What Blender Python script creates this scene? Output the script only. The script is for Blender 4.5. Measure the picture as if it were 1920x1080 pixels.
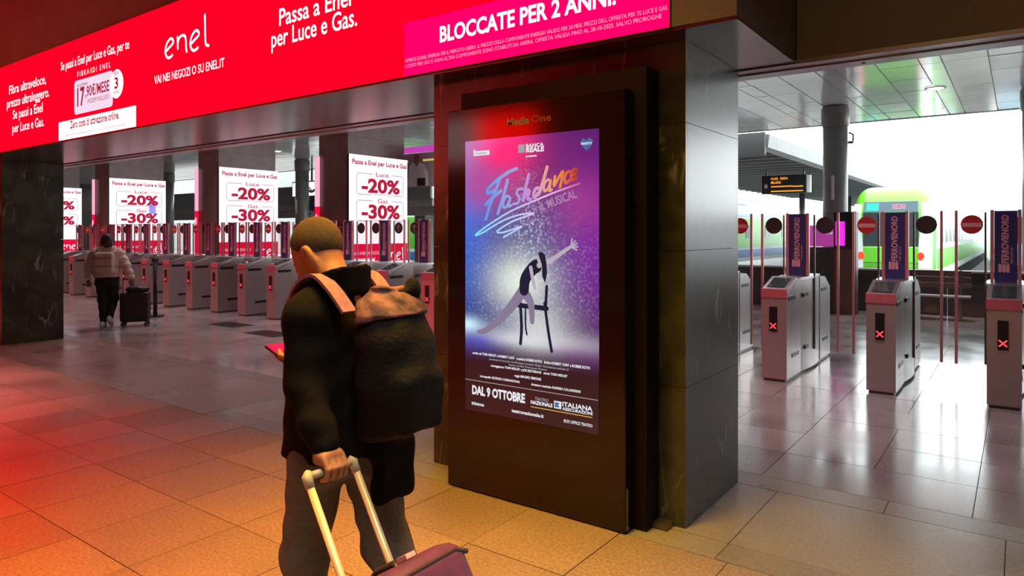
import bpy, math, random
import numpy as np
from mathutils import Vector, Matrix
random.seed(7)
for o in list(bpy.data.objects): bpy.data.objects.remove(o)
SC = bpy.context.scene
COL = SC.collection

# ------------------------------------------------------------------ camera
cam_d = bpy.data.cameras.new('camera'); cam = bpy.data.objects.new('camera', cam_d); COL.objects.link(cam)
cam_d.sensor_width = 36.0; cam_d.lens = 36.0*1300/1920; cam_d.shift_y = -103/1920
cam_d.clip_start = 0.05; cam_d.clip_end = 500
cam.location = (0, 0, 1.68); cam.rotation_euler = (math.radians(90), 0, math.radians(36.2))
SC.camera = cam
SC.view_settings.view_transform = 'Standard'; SC.view_settings.look = 'None'
EXPO = 0.8
SC.view_settings.exposure = EXPO; SC.view_settings.gamma = 1.0
SC.view_settings.use_curve_mapping = False
# ------------------------------------------------------------------ overcast sky
W = bpy.data.worlds.new('overcast_sky'); SC.world = W; W.use_nodes = True
bg = W.node_tree.nodes['Background']; bg.inputs[0].default_value = (0.93, 0.98, 1.0, 1); bg.inputs[1].default_value = 3.6

def area(name, loc, size, size_y, col, power, rot=(0, 0, 0)):
    l = bpy.data.lights.new(name, 'AREA'); l.shape = 'RECTANGLE'; l.size = size; l.size_y = size_y
    l.color = col; l.energy = power
    o = bpy.data.objects.new(name, l); COL.objects.link(o); o.location = loc; o.rotation_euler = rot
    return o

# ------------------------------------------------------------------ materials
M = {}
def pm(name, col, rough=0.5, metal=0.0, emit=None, es=0.0, noise=None, bump=0.0, bscale=60, spec=0.5, rvar=0.0):
    """principled material; noise=(scale, second colour, contrast) mixes a second colour; rvar varies per object"""
    m = bpy.data.materials.new(name); m.use_nodes = True; nt = m.node_tree
    b = nt.nodes['Principled BSDF']
    b.inputs['Base Color'].default_value = (*col, 1); b.inputs['Roughness'].default_value = rough
    b.inputs['Metallic'].default_value = metal; b.inputs['Specular IOR Level'].default_value = spec
    if emit:
        b.inputs['Emission Color'].default_value = (*emit, 1); b.inputs['Emission Strength'].default_value = es
    tc = nt.nodes.new('ShaderNodeTexCoord')
    out = None
    if noise:
        n = nt.nodes.new('ShaderNodeTexNoise'); n.inputs['Scale'].default_value = noise[0]; n.inputs['Detail'].default_value = 6
        nt.links.new(tc.outputs['Object'], n.inputs['Vector'])
        r = nt.nodes.new('ShaderNodeValToRGB'); c = noise[2] if len(noise) > 2 else 0.2
        r.color_ramp.elements[0].position = 0.5-c; r.color_ramp.elements[1].position = 0.5+c
        r.color_ramp.elements[0].color = (*col, 1); r.color_ramp.elements[1].color = (*noise[1], 1)
        nt.links.new(n.outputs['Fac'], r.inputs['Fac']); out = r.outputs['Color']
    if rvar:
        oi = nt.nodes.new('ShaderNodeObjectInfo'); mr = nt.nodes.new('ShaderNodeMapRange')
        mr.inputs['To Min'].default_value = 1-rvar; mr.inputs['To Max'].default_value = 1+rvar
        nt.links.new(oi.outputs['Random'], mr.inputs['Value'])
        hv = nt.nodes.new('ShaderNodeHueSaturation')
        if out: nt.links.new(out, hv.inputs['Color'])
        else: hv.inputs['Color'].default_value = (*col, 1)
        nt.links.new(mr.outputs['Result'], hv.inputs['Value']); out = hv.outputs['Color']
    if out: nt.links.new(out, b.inputs['Base Color'])
    if bump:
        n2 = nt.nodes.new('ShaderNodeTexNoise'); n2.inputs['Scale'].default_value = bscale; n2.inputs['Detail'].default_value = 5
        nt.links.new(tc.outputs['Object'], n2.inputs['Vector'])
        bp = nt.nodes.new('ShaderNodeBump'); bp.inputs['Strength'].default_value = bump; bp.inputs['Distance'].default_value = 0.02
        nt.links.new(n2.outputs['Fac'], bp.inputs['Height']); nt.links.new(bp.outputs['Normal'], b.inputs['Normal'])
    M[name] = m
    return m
def em(name, col, s):
    m = bpy.data.materials.new(name); m.use_nodes = True; nt = m.node_tree
    nt.nodes.remove(nt.nodes['Principled BSDF'])
    e = nt.nodes.new('ShaderNodeEmission'); e.inputs[0].default_value = (*col, 1); e.inputs[1].default_value = s if name.startswith('led_r') or name.startswith('lamp') else s*2**-EXPO
    nt.links.new(e.outputs[0], nt.nodes['Material Output'].inputs[0]); M[name] = m
    return m
def marble(name, dark, mid, vein, rough, vs=1.0, vamt=0.6):
    m = bpy.data.materials.new(name); m.use_nodes = True; nt = m.node_tree; b = nt.nodes['Principled BSDF']
    tc = nt.nodes.new('ShaderNodeTexCoord')
    n1 = nt.nodes.new('ShaderNodeTexNoise'); n1.inputs['Scale'].default_value = 3.0*vs; n1.inputs['Detail'].default_value = 8; n1.inputs['Distortion'].default_value = 0.8
    nt.links.new(tc.outputs['Object'], n1.inputs['Vector'])
    r1 = nt.nodes.new('ShaderNodeValToRGB'); r1.color_ramp.elements[0].position = .35; r1.color_ramp.elements[1].position = .7
    r1.color_ramp.elements[0].color = (*dark, 1); r1.color_ramp.elements[1].color = (*mid, 1)
    nt.links.new(n1.outputs['Fac'], r1.inputs['Fac'])
    mp = nt.nodes.new('ShaderNodeMapping'); mp.inputs['Rotation'].default_value = (0.5, 0.4, 0.6); mp.inputs['Scale'].default_value = (3.2, 3.2, 0.9)
    nt.links.new(tc.outputs['Object'], mp.inputs['Vector'])
    n2 = nt.nodes.new('ShaderNodeTexNoise'); n2.inputs['Scale'].default_value = 1.0*vs; n2.inputs['Detail'].default_value = 5; n2.inputs['Distortion'].default_value = 1.2
    nt.links.new(mp.outputs['Vector'], n2.inputs['Vector'])
    r2 = nt.nodes.new('ShaderNodeValToRGB'); e = r2.color_ramp.elements
    e[0].position = .478; e[0].color = (0, 0, 0, 1); e[1].position = .5; e[1].color = (1, 1, 1, 1)
    x = e.new(.522); x.color = (0, 0, 0, 1)
    nt.links.new(n2.outputs['Fac'], r2.inputs['Fac'])
    n3 = nt.nodes.new('ShaderNodeTexNoise'); n3.inputs['Scale'].default_value = 2.1*vs
    nt.links.new(tc.outputs['Object'], n3.inputs['Vector'])
    r3 = nt.nodes.new('ShaderNodeValToRGB'); r3.color_ramp.elements[0].position = .5; r3.color_ramp.elements[1].position = .72
    nt.links.new(n3.outputs['Fac'], r3.inputs['Fac'])
    mu = nt.nodes.new('ShaderNodeMath'); mu.operation = 'MULTIPLY'
    nt.links.new(r2.outputs['Color'], mu.inputs[0]); nt.links.new(r3.outputs['Color'], mu.inputs[1])
    mu2 = nt.nodes.new('ShaderNodeMath'); mu2.operation = 'MULTIPLY'; mu2.inputs[1].default_value = vamt
    nt.links.new(mu.outputs[0], mu2.inputs[0])
    mx = nt.nodes.new('ShaderNodeMixRGB'); mx.inputs[2].default_value = (*vein, 1)
    nt.links.new(mu2.outputs[0], mx.inputs[0]); nt.links.new(r1.outputs['Color'], mx.inputs[1])
    nt.links.new(mx.outputs[0], b.inputs['Base Color']); b.inputs['Roughness'].default_value = rough
    M[name] = m
def granite(name, c0, c1, c2, rough):
    m = bpy.data.materials.new(name); m.use_nodes = True; nt = m.node_tree; b = nt.nodes['Principled BSDF']
    tc = nt.nodes.new('ShaderNodeTexCoord'); oi = nt.nodes.new('ShaderNodeObjectInfo')
    ad = nt.nodes.new('ShaderNodeVectorMath'); ad.operation = 'ADD'
    nt.links.new(tc.outputs['Object'], ad.inputs[0]); nt.links.new(oi.outputs['Location'], ad.inputs[1])
    n = nt.nodes.new('ShaderNodeTexNoise'); n.inputs['Scale'].default_value = 55; n.inputs['Detail'].default_value = 4; n.inputs['Roughness'].default_value = .75
    nt.links.new(ad.outputs[0], n.inputs['Vector'])
    r = nt.nodes.new('ShaderNodeValToRGB'); e = r.color_ramp.elements
    e[0].position = .32; e[0].color = (*c0, 1); e[1].position = .68; e[1].color = (*c2, 1); x = e.new(.5); x.color = (*c1, 1)
    nt.links.new(n.outputs['Fac'], r.inputs['Fac'])
    n2 = nt.nodes.new('ShaderNodeTexNoise'); n2.inputs['Scale'].default_value = 1.3; n2.inputs['Detail'].default_value = 3
    nt.links.new(ad.outputs[0], n2.inputs['Vector'])
    mr = nt.nodes.new('ShaderNodeMapRange'); mr.inputs['To Min'].default_value = .86; mr.inputs['To Max'].default_value = 1.14
    nt.links.new(oi.outputs['Random'], mr.inputs['Value'])
    m2 = nt.nodes.new('ShaderNodeMapRange'); m2.inputs['From Min'].default_value = .3; m2.inputs['From Max'].default_value = .7
    m2.inputs['To Min'].default_value = .82; m2.inputs['To Max'].default_value = 1.1
    nt.links.new(n2.outputs['Fac'], m2.inputs['Value'])
    mm = nt.nodes.new('ShaderNodeMath'); mm.operation = 'MULTIPLY'
    nt.links.new(mr.outputs[0], mm.inputs[0]); nt.links.new(m2.outputs[0], mm.inputs[1])
    hv = nt.nodes.new('ShaderNodeHueSaturation'); nt.links.new(r.outputs['Color'], hv.inputs['Color']); nt.links.new(mm.outputs[0], hv.inputs['Value'])
    nt.links.new(hv.outputs['Color'], b.inputs['Base Color'])
    rr = nt.nodes.new('ShaderNodeMapRange'); rr.inputs['From Min'].default_value = .3; rr.inputs['From Max'].default_value = .7
    rr.inputs['To Min'].default_value = rough*.75; rr.inputs['To Max'].default_value = rough*1.35
    nt.links.new(n2.outputs['Fac'], rr.inputs['Value']); nt.links.new(rr.outputs[0], b.inputs['Roughness'])
    M[name] = m
def glassmat(name, tint):
    m = bpy.data.materials.new(name); m.use_nodes = True; nt = m.node_tree; nt.nodes.remove(nt.nodes['Principled BSDF'])
    t = nt.nodes.new('ShaderNodeBsdfTransparent'); t.inputs[0].default_value = (*tint, 1)
    g = nt.nodes.new('ShaderNodeBsdfGlossy'); g.inputs['Roughness'].default_value = 0.02
    f = nt.nodes.new('ShaderNodeFresnel'); f.inputs[0].default_value = 1.45
    ge = nt.nodes.new('ShaderNodeNewGeometry'); iv = nt.nodes.new('ShaderNodeMath'); iv.operation = 'SUBTRACT'; iv.inputs[0].default_value = 1; nt.links.new(ge.outputs['Backfacing'], iv.inputs[1])
    ml = nt.nodes.new('ShaderNodeMath'); ml.operation = 'MULTIPLY'; nt.links.new(f.outputs[0], ml.inputs[0]); nt.links.new(iv.outputs[0], ml.inputs[1])   # a pane reflects once, on entry
    mx = nt.nodes.new('ShaderNodeMixShader'); nt.links.new(ml.outputs[0], mx.inputs[0]); nt.links.new(t.outputs[0], mx.inputs[1]); nt.links.new(g.outputs[0], mx.inputs[2])
    nt.links.new(mx.outputs[0], nt.nodes['Material Output'].inputs[0]); M[name] = m

marble('green_marble', (.020, .025, .016), (.065, .073, .05), (.45, .43, .36), .26, 1.0, .55)
marble('brown_stone', (.21, .125, .115), (.28, .175, .16), (.3, .26, .22), .3, 1.0, .15)
pm('header_stone', (.13, .132, .115), .6, spec=.3, noise=(60, (.165, .168, .145), .25))
pm('hall_plaster', (.06, .045, .04), .8, noise=(4, (.08, .06, .05)))
pm('hall_ceiling', (.13, .105, .10), .7, noise=(3, (.17, .135, .13)))
granite('hall_granite', (.20, .145, .11), (.33, .25, .19), (.45, .355, .28), .38)
granite('threshold_stone', (.20, .18, .16), (.26, .24, .215), (.33, .31, .28), .30)
granite('concourse_stone', (.24, .215, .205), (.31, .285, .275), (.38, .36, .35), .17)
pm('grout', (.045, .04, .038), .9)
pm('soffit_metal', (.58, .53, .51), .2, metal=1.0, noise=(1.5, (.5, .455, .44), .3), rvar=.08)
pm('aluminium', (.62, .62, .64), .3, metal=1.0)
pm('steel', (.56, .51, .50), .32, metal=.6, noise=(5, (.48, .44, .43), .3))
pm('steel_dark', (.16, .15, .15), .4, metal=.8)
pm('red_lit_cap', (.62, .17, .2), .35, noise=(8, (.55, .15, .18)))  # red screen light on the pedestal fronts, put into the cap's colour
pm('salmon_rail', (.60, .27, .27), .35, metal=.2)
pm('black_plastic', (.012, .012, .013), .35)
pm('reader_glass', (.05, .08, .075), .05, metal=.2)
pm('navy_panel', (.035, .04, .17), .4)
pm('pale_pink_print', (.72, .42, .47), .5)
pm('no_entry_red', (.55, .04, .05), .45)
pm('no_entry_bar', (.75, .45, .45), .45)
pm('sticker_black', (.035, .033, .03), .5)
pm('sticker_grey', (.38, .33, .32), .5)
glassmat('clear_glass', (.91, .93, .93))
pm("ceiling_tile", (.84, .87, .88), .12, metal=.3, spec=.9, noise=(2.0, (.72, .76, .77), .3), rvar=.06, bump=.05, bscale=2.5)
pm('column_paint', (.20, .205, .205), .35, noise=(4, (.17, .17, .17)))
pm('kiosk_black', (.008, .004, .004), .11, spec=.5)
pm('kiosk_back', (.006, .004, .004), .5, spec=.2)
pm('grey_print', (.22, .17, .17), .6); pm('red_print', (.22, .03, .03), .6)
pm('concrete', (.36, .36, .35), .8, noise=(3, (.30, .30, .29)))
pm('canopy_grey', (.20, .215, .215), .6, noise=(2, (.17, .18, .18)))
pm('canopy_dark', (.07, .075, .075), .7)
pm('ballast', (.12, .11, .1), .95, noise=(20, (.2, .19, .18)))
pm('dark_barrier', (.05, .052, .05), .5, noise=(6, (.07, .07, .066)))
pm('coping', (.5, .53, .5), .5)
pm('brown_box', (.15, .085, .065), .5)
pm('train_green', (.13, .48, .035), .25); pm('train_white', (.72, .76, .77), .25); pm('train_grey', (.33, .35, .37), .35)
pm('train_blue', (.06, .15, .42), .3); pm('train_paleblue', (.35, .56, .72), .3)
pm('train_glass', (.035, .045, .05), .06, spec=.7); pm('train_dark', (.03, .03, .032), .5)
em('led_red', (1.0, .0, .0012), 9.5); em('led_white', (1, .93, .95), 1.35); em('led_pink', (1.0, .0, .055), 2.7); em('led_paper', (1.0, .95, .97), 1.6)
em('led_lilac', (.93, .72, .88), 1.0); em('led_fine', (1, .42, .6), .9); em('led_crimson', (.62, .01, .05), .75); em('led_gold', (.9, .3, .08), 1.0)
em('sign_white', (1.0, .84, .92), 1.25); em('sign_pink', (1.0, .48, .66), .95); em('sign_red', (.9, .005, .05), 1.0); em('sign_text', (.60, .02, .07), .8); em('sign_line', (.62, .45, .52), .8); em('sign_blue', (.36, .33, .95), 1.0); em('sign_orange', (1, .35, .1), 1.0)
em('poster_white', (.95, .95, 1.0), .85); em('poster_grey', (.55, .52, .55), .7); em('poster_gold', (.8, .45, .12), .9); em('poster_blue', (.10, .18, .42), .8); em('poster_dark', (.02, .015, .035), 1.0)
em('poster_skin', (.62, .52, .62), .8); em('poster_skin_dim', (.36, .28, .42), .7); em('poster_lilac', (.55, .28, .55), .8)
em('magenta_screen', (1.0, .03, .9), 1.0); em('magenta_soft', (.45, .05, .32), 1.0); em('magenta_strip', (.75, .08, .62), .7)
em('red_led_cross', (1.0, .05, .06), 2.0); em('amber_led', (1.0, .35, .04), 1.2); em('lamp_glow', (1.0, .93, .78), 6.0); em('tail_lamp', (1.0, .06, .02), 2.2)
em('train_display', (.28, .42, .52), .9); em('cyan_square', (.1, .95, .85), 1.0); em('exit_sign_glow', (.88, 1.0, .98), 1.3); em('phone_glow', (1.0, .02, .10), 1.0)
em('shop_window', (.75, .72, .5), .8); em('billboard_strip', (.9, .62, .2), .7)
pm('sign_blue_plate', (.03, .06, .22), .5); pm('white_plate', (.75, .78, .8), .5)
pm('skin', (.34, .15, .075), .6, noise=(25, (.28, .12, .06)), bump=.1, bscale=90)
pm('hair_short', (.075, .048, .03), .85, noise=(90, (.045, .028, .018)), bump=.5, bscale=250)
pm('jacket_black', (.004, .0033, .0033), .9, spec=.1, noise=(30, (.006, .005, .005)), bump=.25, bscale=160)
pm('trouser_grey', (.10, .10, .098), .9, spec=.2, noise=(60, (.135, .135, .13)), bump=.3, bscale=120)
pm('shoe_black', (.02, .018, .018), .5); pm('shoe_white', (.7, .68, .68), .6)
pm('pack_black', (.0042, .0036, .0036), .8, spec=.15, noise=(15, (.007, .006, .006)), bump=.3, bscale=60)
pm('strap_mauve', (.19, .085, .115), .7, noise=(40, (.3, .14, .19)))
pm('pack_cloth', (.012, .009, .010), .8, noise=(13, (.20, .085, .085), .13), bump=.4, bscale=30)
pm('handle_alu_warm_lit', (.78, .66, .36), .38, metal=.35); pm('handle_joint', (.42, .37, .25), .5)  # the aluminium bars carry the yellow lamp light in their colour
pm('suitcase_purple', (.06, .012, .06), .6, noise=(20, (.11, .02, .07)), bump=.15, bscale=200); pm('suitcase_trim', (.025, .012, .02), .5); pm('tag_pink', (.75, .4, .42), .6)
pm('jacket_beige', (.74, .56, .48), .8, noise=(12, (.66, .5, .43)), bump=.3, bscale=40); pm('hair_dark', (.05, .02, .016), .6); pm('trouser_black', (.012, .011, .013), .8); pm('bag_beige', (.66, .47, .38), .75)
pm('case_black', (.014, .013, .015), .5)

# ------------------------------------------------------------------ mesh helpers
def wloc(p):
    v = Vector((0, 0, 0))
    while p is not None: v += p.location; p = p.parent
    return v
def tag(o, label=None, cat=None, group=None, kind=None):
    if label: o['label'] = label
    if cat: o['category'] = cat
    if group: o['group'] = group
    if kind: o['kind'] = kind
    return o
def empty(name, loc, label=None, cat=None, group=None, kind=None):
    o = bpy.data.objects.new(name, None); o.empty_display_size = .1; COL.objects.link(o); o.location = loc
    return tag(o, label, cat, group, kind)
def link(name, me, mat, parent=None, loc=None, smooth=False):
    o = bpy.data.objects.new(name, me); COL.objects.link(o)
    if mat:
        me.materials.clear(); me.materials.append(M[mat] if isinstance(mat, str) else mat)
    if parent is not None: o.parent = parent
    if loc is not None: o.location = loc
    if smooth:
        for p in me.polygons: p.use_smooth = True
    return o
class MB:
    """collects geometry in world coordinates; build() links it as one mesh object, local to its parent"""
    def __init__(s): s.v = []; s.f = []
    def add(s, vs, fs):
        n = len(s.v); s.v += [tuple(map(float, v)) for v in vs]; s.f += [tuple(i+n for i in f) for f in fs]; return s
    def box(s, x0, x1, y0, y1, z0, z1, ch=0.0):
        if ch <= 0:
            return s.add([(x0,y0,z0),(x1,y0,z0),(x1,y1,z0),(x0,y1,z0),(x0,y0,z1),(x1,y0,z1),(x1,y1,z1),(x0,y1,z1)],
                         [(0,3,2,1),(4,5,6,7),(0,1,5,4),(1,2,6,5),(2,3,7,6),(3,0,4,7)])
        c = ch   # chamfered plan and top/bottom edges
        def ring(i, z):
            a, b, d, e = x0+i, x1-i, y0+i, y1-i
            return [(a+c, d, z), (b-c, d, z), (b, d+c, z), (b, e-c, z), (b-c, e, z), (a+c, e, z), (a, e-c, z), (a, d+c, z)]
        return s.loft([ring(c*.6, z0), ring(0, z0+c), ring(0, z1-c), ring(c*.6, z1)])
    def loft(s, rings, caps=True):
        n = len(rings[0]); vs = [p for r in rings for p in r]; fs = []
        for k in range(len(rings)-1):
            for i in range(n):
                j = (i+1) % n; fs.append((k*n+i, k*n+j, (k+1)*n+j, (k+1)*n+i))
        if caps:
            fs.append(tuple(range(n-1, -1, -1))); fs.append(tuple((len(rings)-1)*n+i for i in range(n)))
        return s.add(vs, fs)
    def prism(s, poly, a0, a1, axis='z'):
        def P(p, a): return (p[0], p[1], a) if axis == 'z' else ((a, p[0], p[1]) if axis == 'x' else (p[0], a, p[1]))
        return s.loft([[P(p, a0) for p in poly], [P(p, a1) for p in poly]])
    def tube(s, pts, r, n=10, caps=True):
        pts = [Vector(p) for p in pts]; rs = r if isinstance(r, (list, tuple)) else [r]*len(pts); rings = []
        for i, p in enumerate(pts):
            t = (pts[min(i+1, len(pts)-1)]-pts[max(i-1, 0)]).normalized()
            a = Vector((0, 0, 1)) if abs(t.z) < .9 else Vector((1, 0, 0))
            u = t.cross(a).normalized(); w = t.cross(u)
            rings.append([tuple(p+rs[i]*(math.cos(2*math.pi*k/n)*u+math.sin(2*math.pi*k/n)*w)) for k in range(n)])
        return s.loft(rings, caps)
    def build(s, name, mat, parent=None, smooth=False, loc=None):
        if parent is not None: off = wloc(parent); ol = None
        elif loc is not None: off = Vector(loc); ol = loc
        else: off = Vector((0, 0, 0)); ol = None
        me = bpy.data.meshes.new(name); me.from_pydata([(v[0]-off.x, v[1]-off.y, v[2]-off.z) for v in s.v], [], s.f); me.validate(); me.update()
        import bmesh
        bm = bmesh.new(); bm.from_mesh(me); bmesh.ops.recalc_face_normals(bm, faces=bm.faces); bm.to_mesh(me); bm.free()
        return link(name, me, mat, parent, ol, smooth)
def B(name, mat, parent, *b, ch=0.0, loc=None): return MB().box(*b, ch=ch).build(name, mat, parent, loc=loc)
def copy_tree(o, parent=None):
    c = o.copy(); COL.objects.link(c); c.parent = parent
    for ch in o.children: copy_tree(ch, c)
    return c

# planes: 'front' faces -Y (u=X), 'side' faces +X (u=Y); depth = coordinate of the plane
def P3(plane, depth, u, z):
    return (u, depth, z) if plane == 'front' else (depth, u, z)
_cap = {}
def text_mesh(s, bold):
    c = bpy.data.curves.new('t', 'FONT'); c.body = s; c.size = 1.0; c.offset = bold; c.resolution_u = 3
    o = bpy.data.objects.new('t', c); me = bpy.data.meshes.new_from_object(o)
    bpy.data.objects.remove(o); bpy.data.curves.remove(c); return me
def lettering(s, mat, parent, plane, depth, u0, u1, zb, cap, bold=0.0, rot=0.0, shear=0.0, name='lettering', add=None):
    """text fitted between u0 and u1, baseline zb, capital height cap; rot turns it about (u0, zb)"""
    if 'H' not in _cap:
        h = text_mesh('H', 0); _cap['H'] = max(v.co.y for v in h.vertices); bpy.data.meshes.remove(h)
    me = text_mesh(s, bold)
    xs = [v.co.x for v in me.vertices]; x0, x1 = min(xs), max(xs); k = cap/_cap['H']; L = u1-u0
    kx = L/(x1-x0); ca, sa = math.cos(rot), math.sin(rot)
    off = wloc(parent)
    for v in me.vertices:
        y = v.co.y*k; x = (v.co.x-x0)*kx+y*shear
        p = P3(plane, depth, u0+x*ca-y*sa, zb+x*sa+y*ca); v.co = Vector(p)-off
    return link(name, me, mat, parent)
def flat(name, mat, parent, plane, depth, pts):
    """flat polygon given as (u, z) points"""
    return MB().add([P3(plane, depth, u, z) for u, z in pts], [tuple(range(len(pts)))]).build(name, mat, parent)
def rrect(u0, u1, z0, z1, r, n=5):
    pts = []
    for cx, cz, a in ((u1-r, z1-r, 0), (u0+r, z1-r, 90), (u0+r, z0+r, 180), (u1-r, z0+r, 270)):
        for i in range(n+1):
            t = math.radians(a+90*i/n); pts.append((cx+r*math.cos(t), cz+r*math.sin(t)))
    return pts
def oval(cu, cz, ru, rz, n=24): return [(cu+ru*math.cos(2*math.pi*i/n), cz+rz*math.sin(2*math.pi*i/n)) for i in range(n)]
def catmull(pts, n=6):
    out = []
    for i in range(len(pts)-1):
        p0, p1, p2, p3 = pts[max(i-1, 0)], pts[i], pts[i+1], pts[min(i+2, len(pts)-1)]
        for k in range(n):
            t = k/n
            out.append(tuple(.5*(2*b+(c-a)*t+(2*a-5*b+4*c-d)*t*t+(3*b-a-3*c+d)*t**3) for a, b, c, d in zip(p0, p1, p2, p3)))
    out.append(tuple(pts[-1])); return out
def ribbon(mb, plane, depth, pts, w, smooth=True):
    """flat brush stroke along (u, z) points; w is a width or a list of two (start, end)"""
    if smooth: pts = catmull(pts)
    n = len(pts); L = []; R = []
    for i, p in enumerate(pts):
        a = pts[max(i-1, 0)]; b = pts[min(i+1, n-1)]; dx, dz = b[0]-a[0], b[1]-a[1]; q = math.hypot(dx, dz) or 1
        ww = (w[0]+(w[1]-w[0])*i/(n-1) if isinstance(w, (list, tuple)) else w)/2
        L.append(P3(plane, depth, p[0]-dz/q*ww, p[1]+dx/q*ww)); R.append(P3(plane, depth, p[0]+dz/q*ww, p[1]-dx/q*ww))
    mb.add(L+R, [(i, i+1, n+i+1, n+i) for i in range(n-1)])
    for p, ww in ((pts[0], w[0] if isinstance(w, (list, tuple)) else w), (pts[-1], w[1] if isinstance(w, (list, tuple)) else w)):
        mb.add([P3(plane, depth, a, b) for a, b in oval(p[0], p[1], ww/2, ww/2, 10)], [tuple(range(10))])
    return mb

# ------------------------------------------------------------------ signed-distance modelling for bodies and soft things
def cone(p, a, b, ra, rb):
    a = np.array(a, float); b = np.array(b, float); ba = b-a; pa = p-a
    t = np.clip((pa@ba)/(ba@ba), 0, 1); return np.linalg.norm(pa-t[..., None]*ba, axis=-1)-(ra+(rb-ra)*t)
def chain(p, pts, rs, k=.02):
    d = cone(p, pts[0], pts[1], rs[0], rs[1])
    for i in range(1, len(pts)-1): d = smin(d, cone(p, pts[i], pts[i+1], rs[i], rs[i+1]), k)
    return d
def ell(p, c, r):
    q = (p-np.array(c))/np.array(r); n = np.linalg.norm(q, axis=-1); return (n-1)*min(r)
def smin(a, b, k):
    h = np.clip(.5+.5*(b-a)/k, 0, 1); return b+(a-b)*h-k*h*(1-h)
def smax(a, b, k): return -smin(-a, -b, k)
def rbox(p, c, hs, r):
    q = np.abs(p-np.array(c))-(np.array(hs)-r); return np.linalg.norm(np.maximum(q, 0), axis=-1)+np.minimum(q.max(-1), 0)-r
def loftd(p, rows, n=2.5):
    """rows of (z, cx, cy, rx, ry)"""
    rows = np.array(rows, float); z = p[..., 2]; g = [np.interp(z, rows[:, 0], rows[:, i]) for i in range(1, 5)]
    q = ((np.abs(p[..., 0]-g[0])/g[2])**n+(np.abs(p[..., 1]-g[1])/g[3])**n)**(1/n)
    d = (q-1)*np.minimum(g[2], g[3]); return np.maximum(d, np.maximum(rows[0, 0]-z, z-rows[-1, 0]))
def wob(p, f, ph=0): return np.sin(p[..., 0]*f+ph+2*np.sin(p[..., 2]*f*.37+ph))*np.sin(p[..., 1]*f*.9+1.3*ph)*np.sin(p[..., 2]*f*.8+.7*ph)
def nets(fns, lo, hi, res):
    lo = np.array(lo, float); hi = np.array(hi, float); n = np.ceil((hi-lo)/res).astype(int)+1
    ax = [lo[i]+res*np.arange(n[i]) for i in range(3)]
    g = np.stack(np.meshgrid(*ax, indexing='ij'), -1)
    if callable(fns): v = fns(g)
    else:
        v = np.full(g.shape[:3], .08)
        for fn, a, b in fns:   # each part of the body is evaluated in its own block only
            q = tuple(slice(max(0, int((a[i]-lo[i])/res)), min(n[i], int((b[i]-lo[i])/res)+2)) for i in range(3)); v[q] = np.minimum(v[q], fn(g[q]))
    s = v < 0
    c = np.zeros((n[0]-1, n[1]-1, n[2]-1), int); cs = [(i, j, k) for i in (0, 1) for j in (0, 1) for k in (0, 1)]
    def sl(a, o): return a[o[0]:o[0]+n[0]-1, o[1]:o[1]+n[1]-1, o[2]:o[2]+n[2]-1]
    for o in cs: c += sl(s, o)
    act = (c > 0) & (c < 8); idx = -np.ones(c.shape, int); idx[act] = np.arange(act.sum()); ijk = np.argwhere(act)
    acc = np.zeros((len(ijk), 3)); cnt = np.zeros(len(ijk))
    for o in cs:
        for a in range(3):
            if o[a] == 0:
                q = list(o); q[a] = 1
                v0 = v[tuple((ijk+o).T)]; v1 = v[tuple((ijk+q).T)]; m = (v0 < 0) != (v1 < 0)
                t = np.where(m, v0/np.where(m, v0-v1, 1), 0); pt = np.tile(np.array(o, float), (len(ijk), 1)); pt[:, a] = t
                acc[m] += pt[m]; cnt[m] += 1
    vs = lo+res*(ijk+acc/np.maximum(cnt, 1)[:, None]); fs = []
    for a in range(3):
        b, d = (a+1) % 3, (a+2) % 3
        s0 = [slice(None)]*3; s1 = [slice(None)]*3; s0[a] = slice(0, -1); s1[a] = slice(1, None)
        x = s[tuple(s0)] != s[tuple(s1)]; e = np.argwhere(x)
        ok = (e[:, b] > 0) & (e[:, d] > 0) & (e[:, b] < n[b]-1) & (e[:, d] < n[d]-1); e = e[ok]
        fl = s[tuple(e.T)]
        def at(db, dd):
            q = e.copy(); q[:, b] -= db; q[:, d] -= dd; return idx[tuple(q.T)]
        Q = np.stack([at(1, 1), at(0, 1), at(0, 0), at(1, 0)], 1); Q[~fl] = Q[~fl][:, ::-1]; fs.append(Q)
    return vs, np.concatenate(fs)
def basis(origin, fwd):
    f = np.array(fwd, float); f /= np.linalg.norm(f); l = np.array((-f[1], f[0])); o = np.array(origin, float)
    def w(v):
        v = np.asarray(v, float); r = np.empty_like(v)
        r[:, 0] = o[0]+v[:, 0]*f[0]+v[:, 1]*l[0]; r[:, 1] = o[1]+v[:, 0]*f[1]+v[:, 1]*l[1]; r[:, 2] = o[2]+v[:, 2]; return r
    return w
def soft(name, mat, parent, pieces, w, loc=None):
    """pieces: list of (fn, lo, hi, res) in the figure's own frame (x forward, y left, z up), joined in one mesh"""
    V = []; F = []; n = 0
    for fn, lo, hi, res in pieces:
        v, f = nets(fn, lo, hi, res); V.append(w(v)); F.append(f+n); n += len(v)
    V = np.concatenate(V); F = np.concatenate(F)
    off = np.array(wloc(parent)) if parent is not None else np.array(loc)
    me = bpy.data.meshes.new(name); me.from_pydata((V-off).tolist(), [], F.tolist()); me.update()
    return link(name, me, mat, parent, loc if parent is None else None, True)

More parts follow.
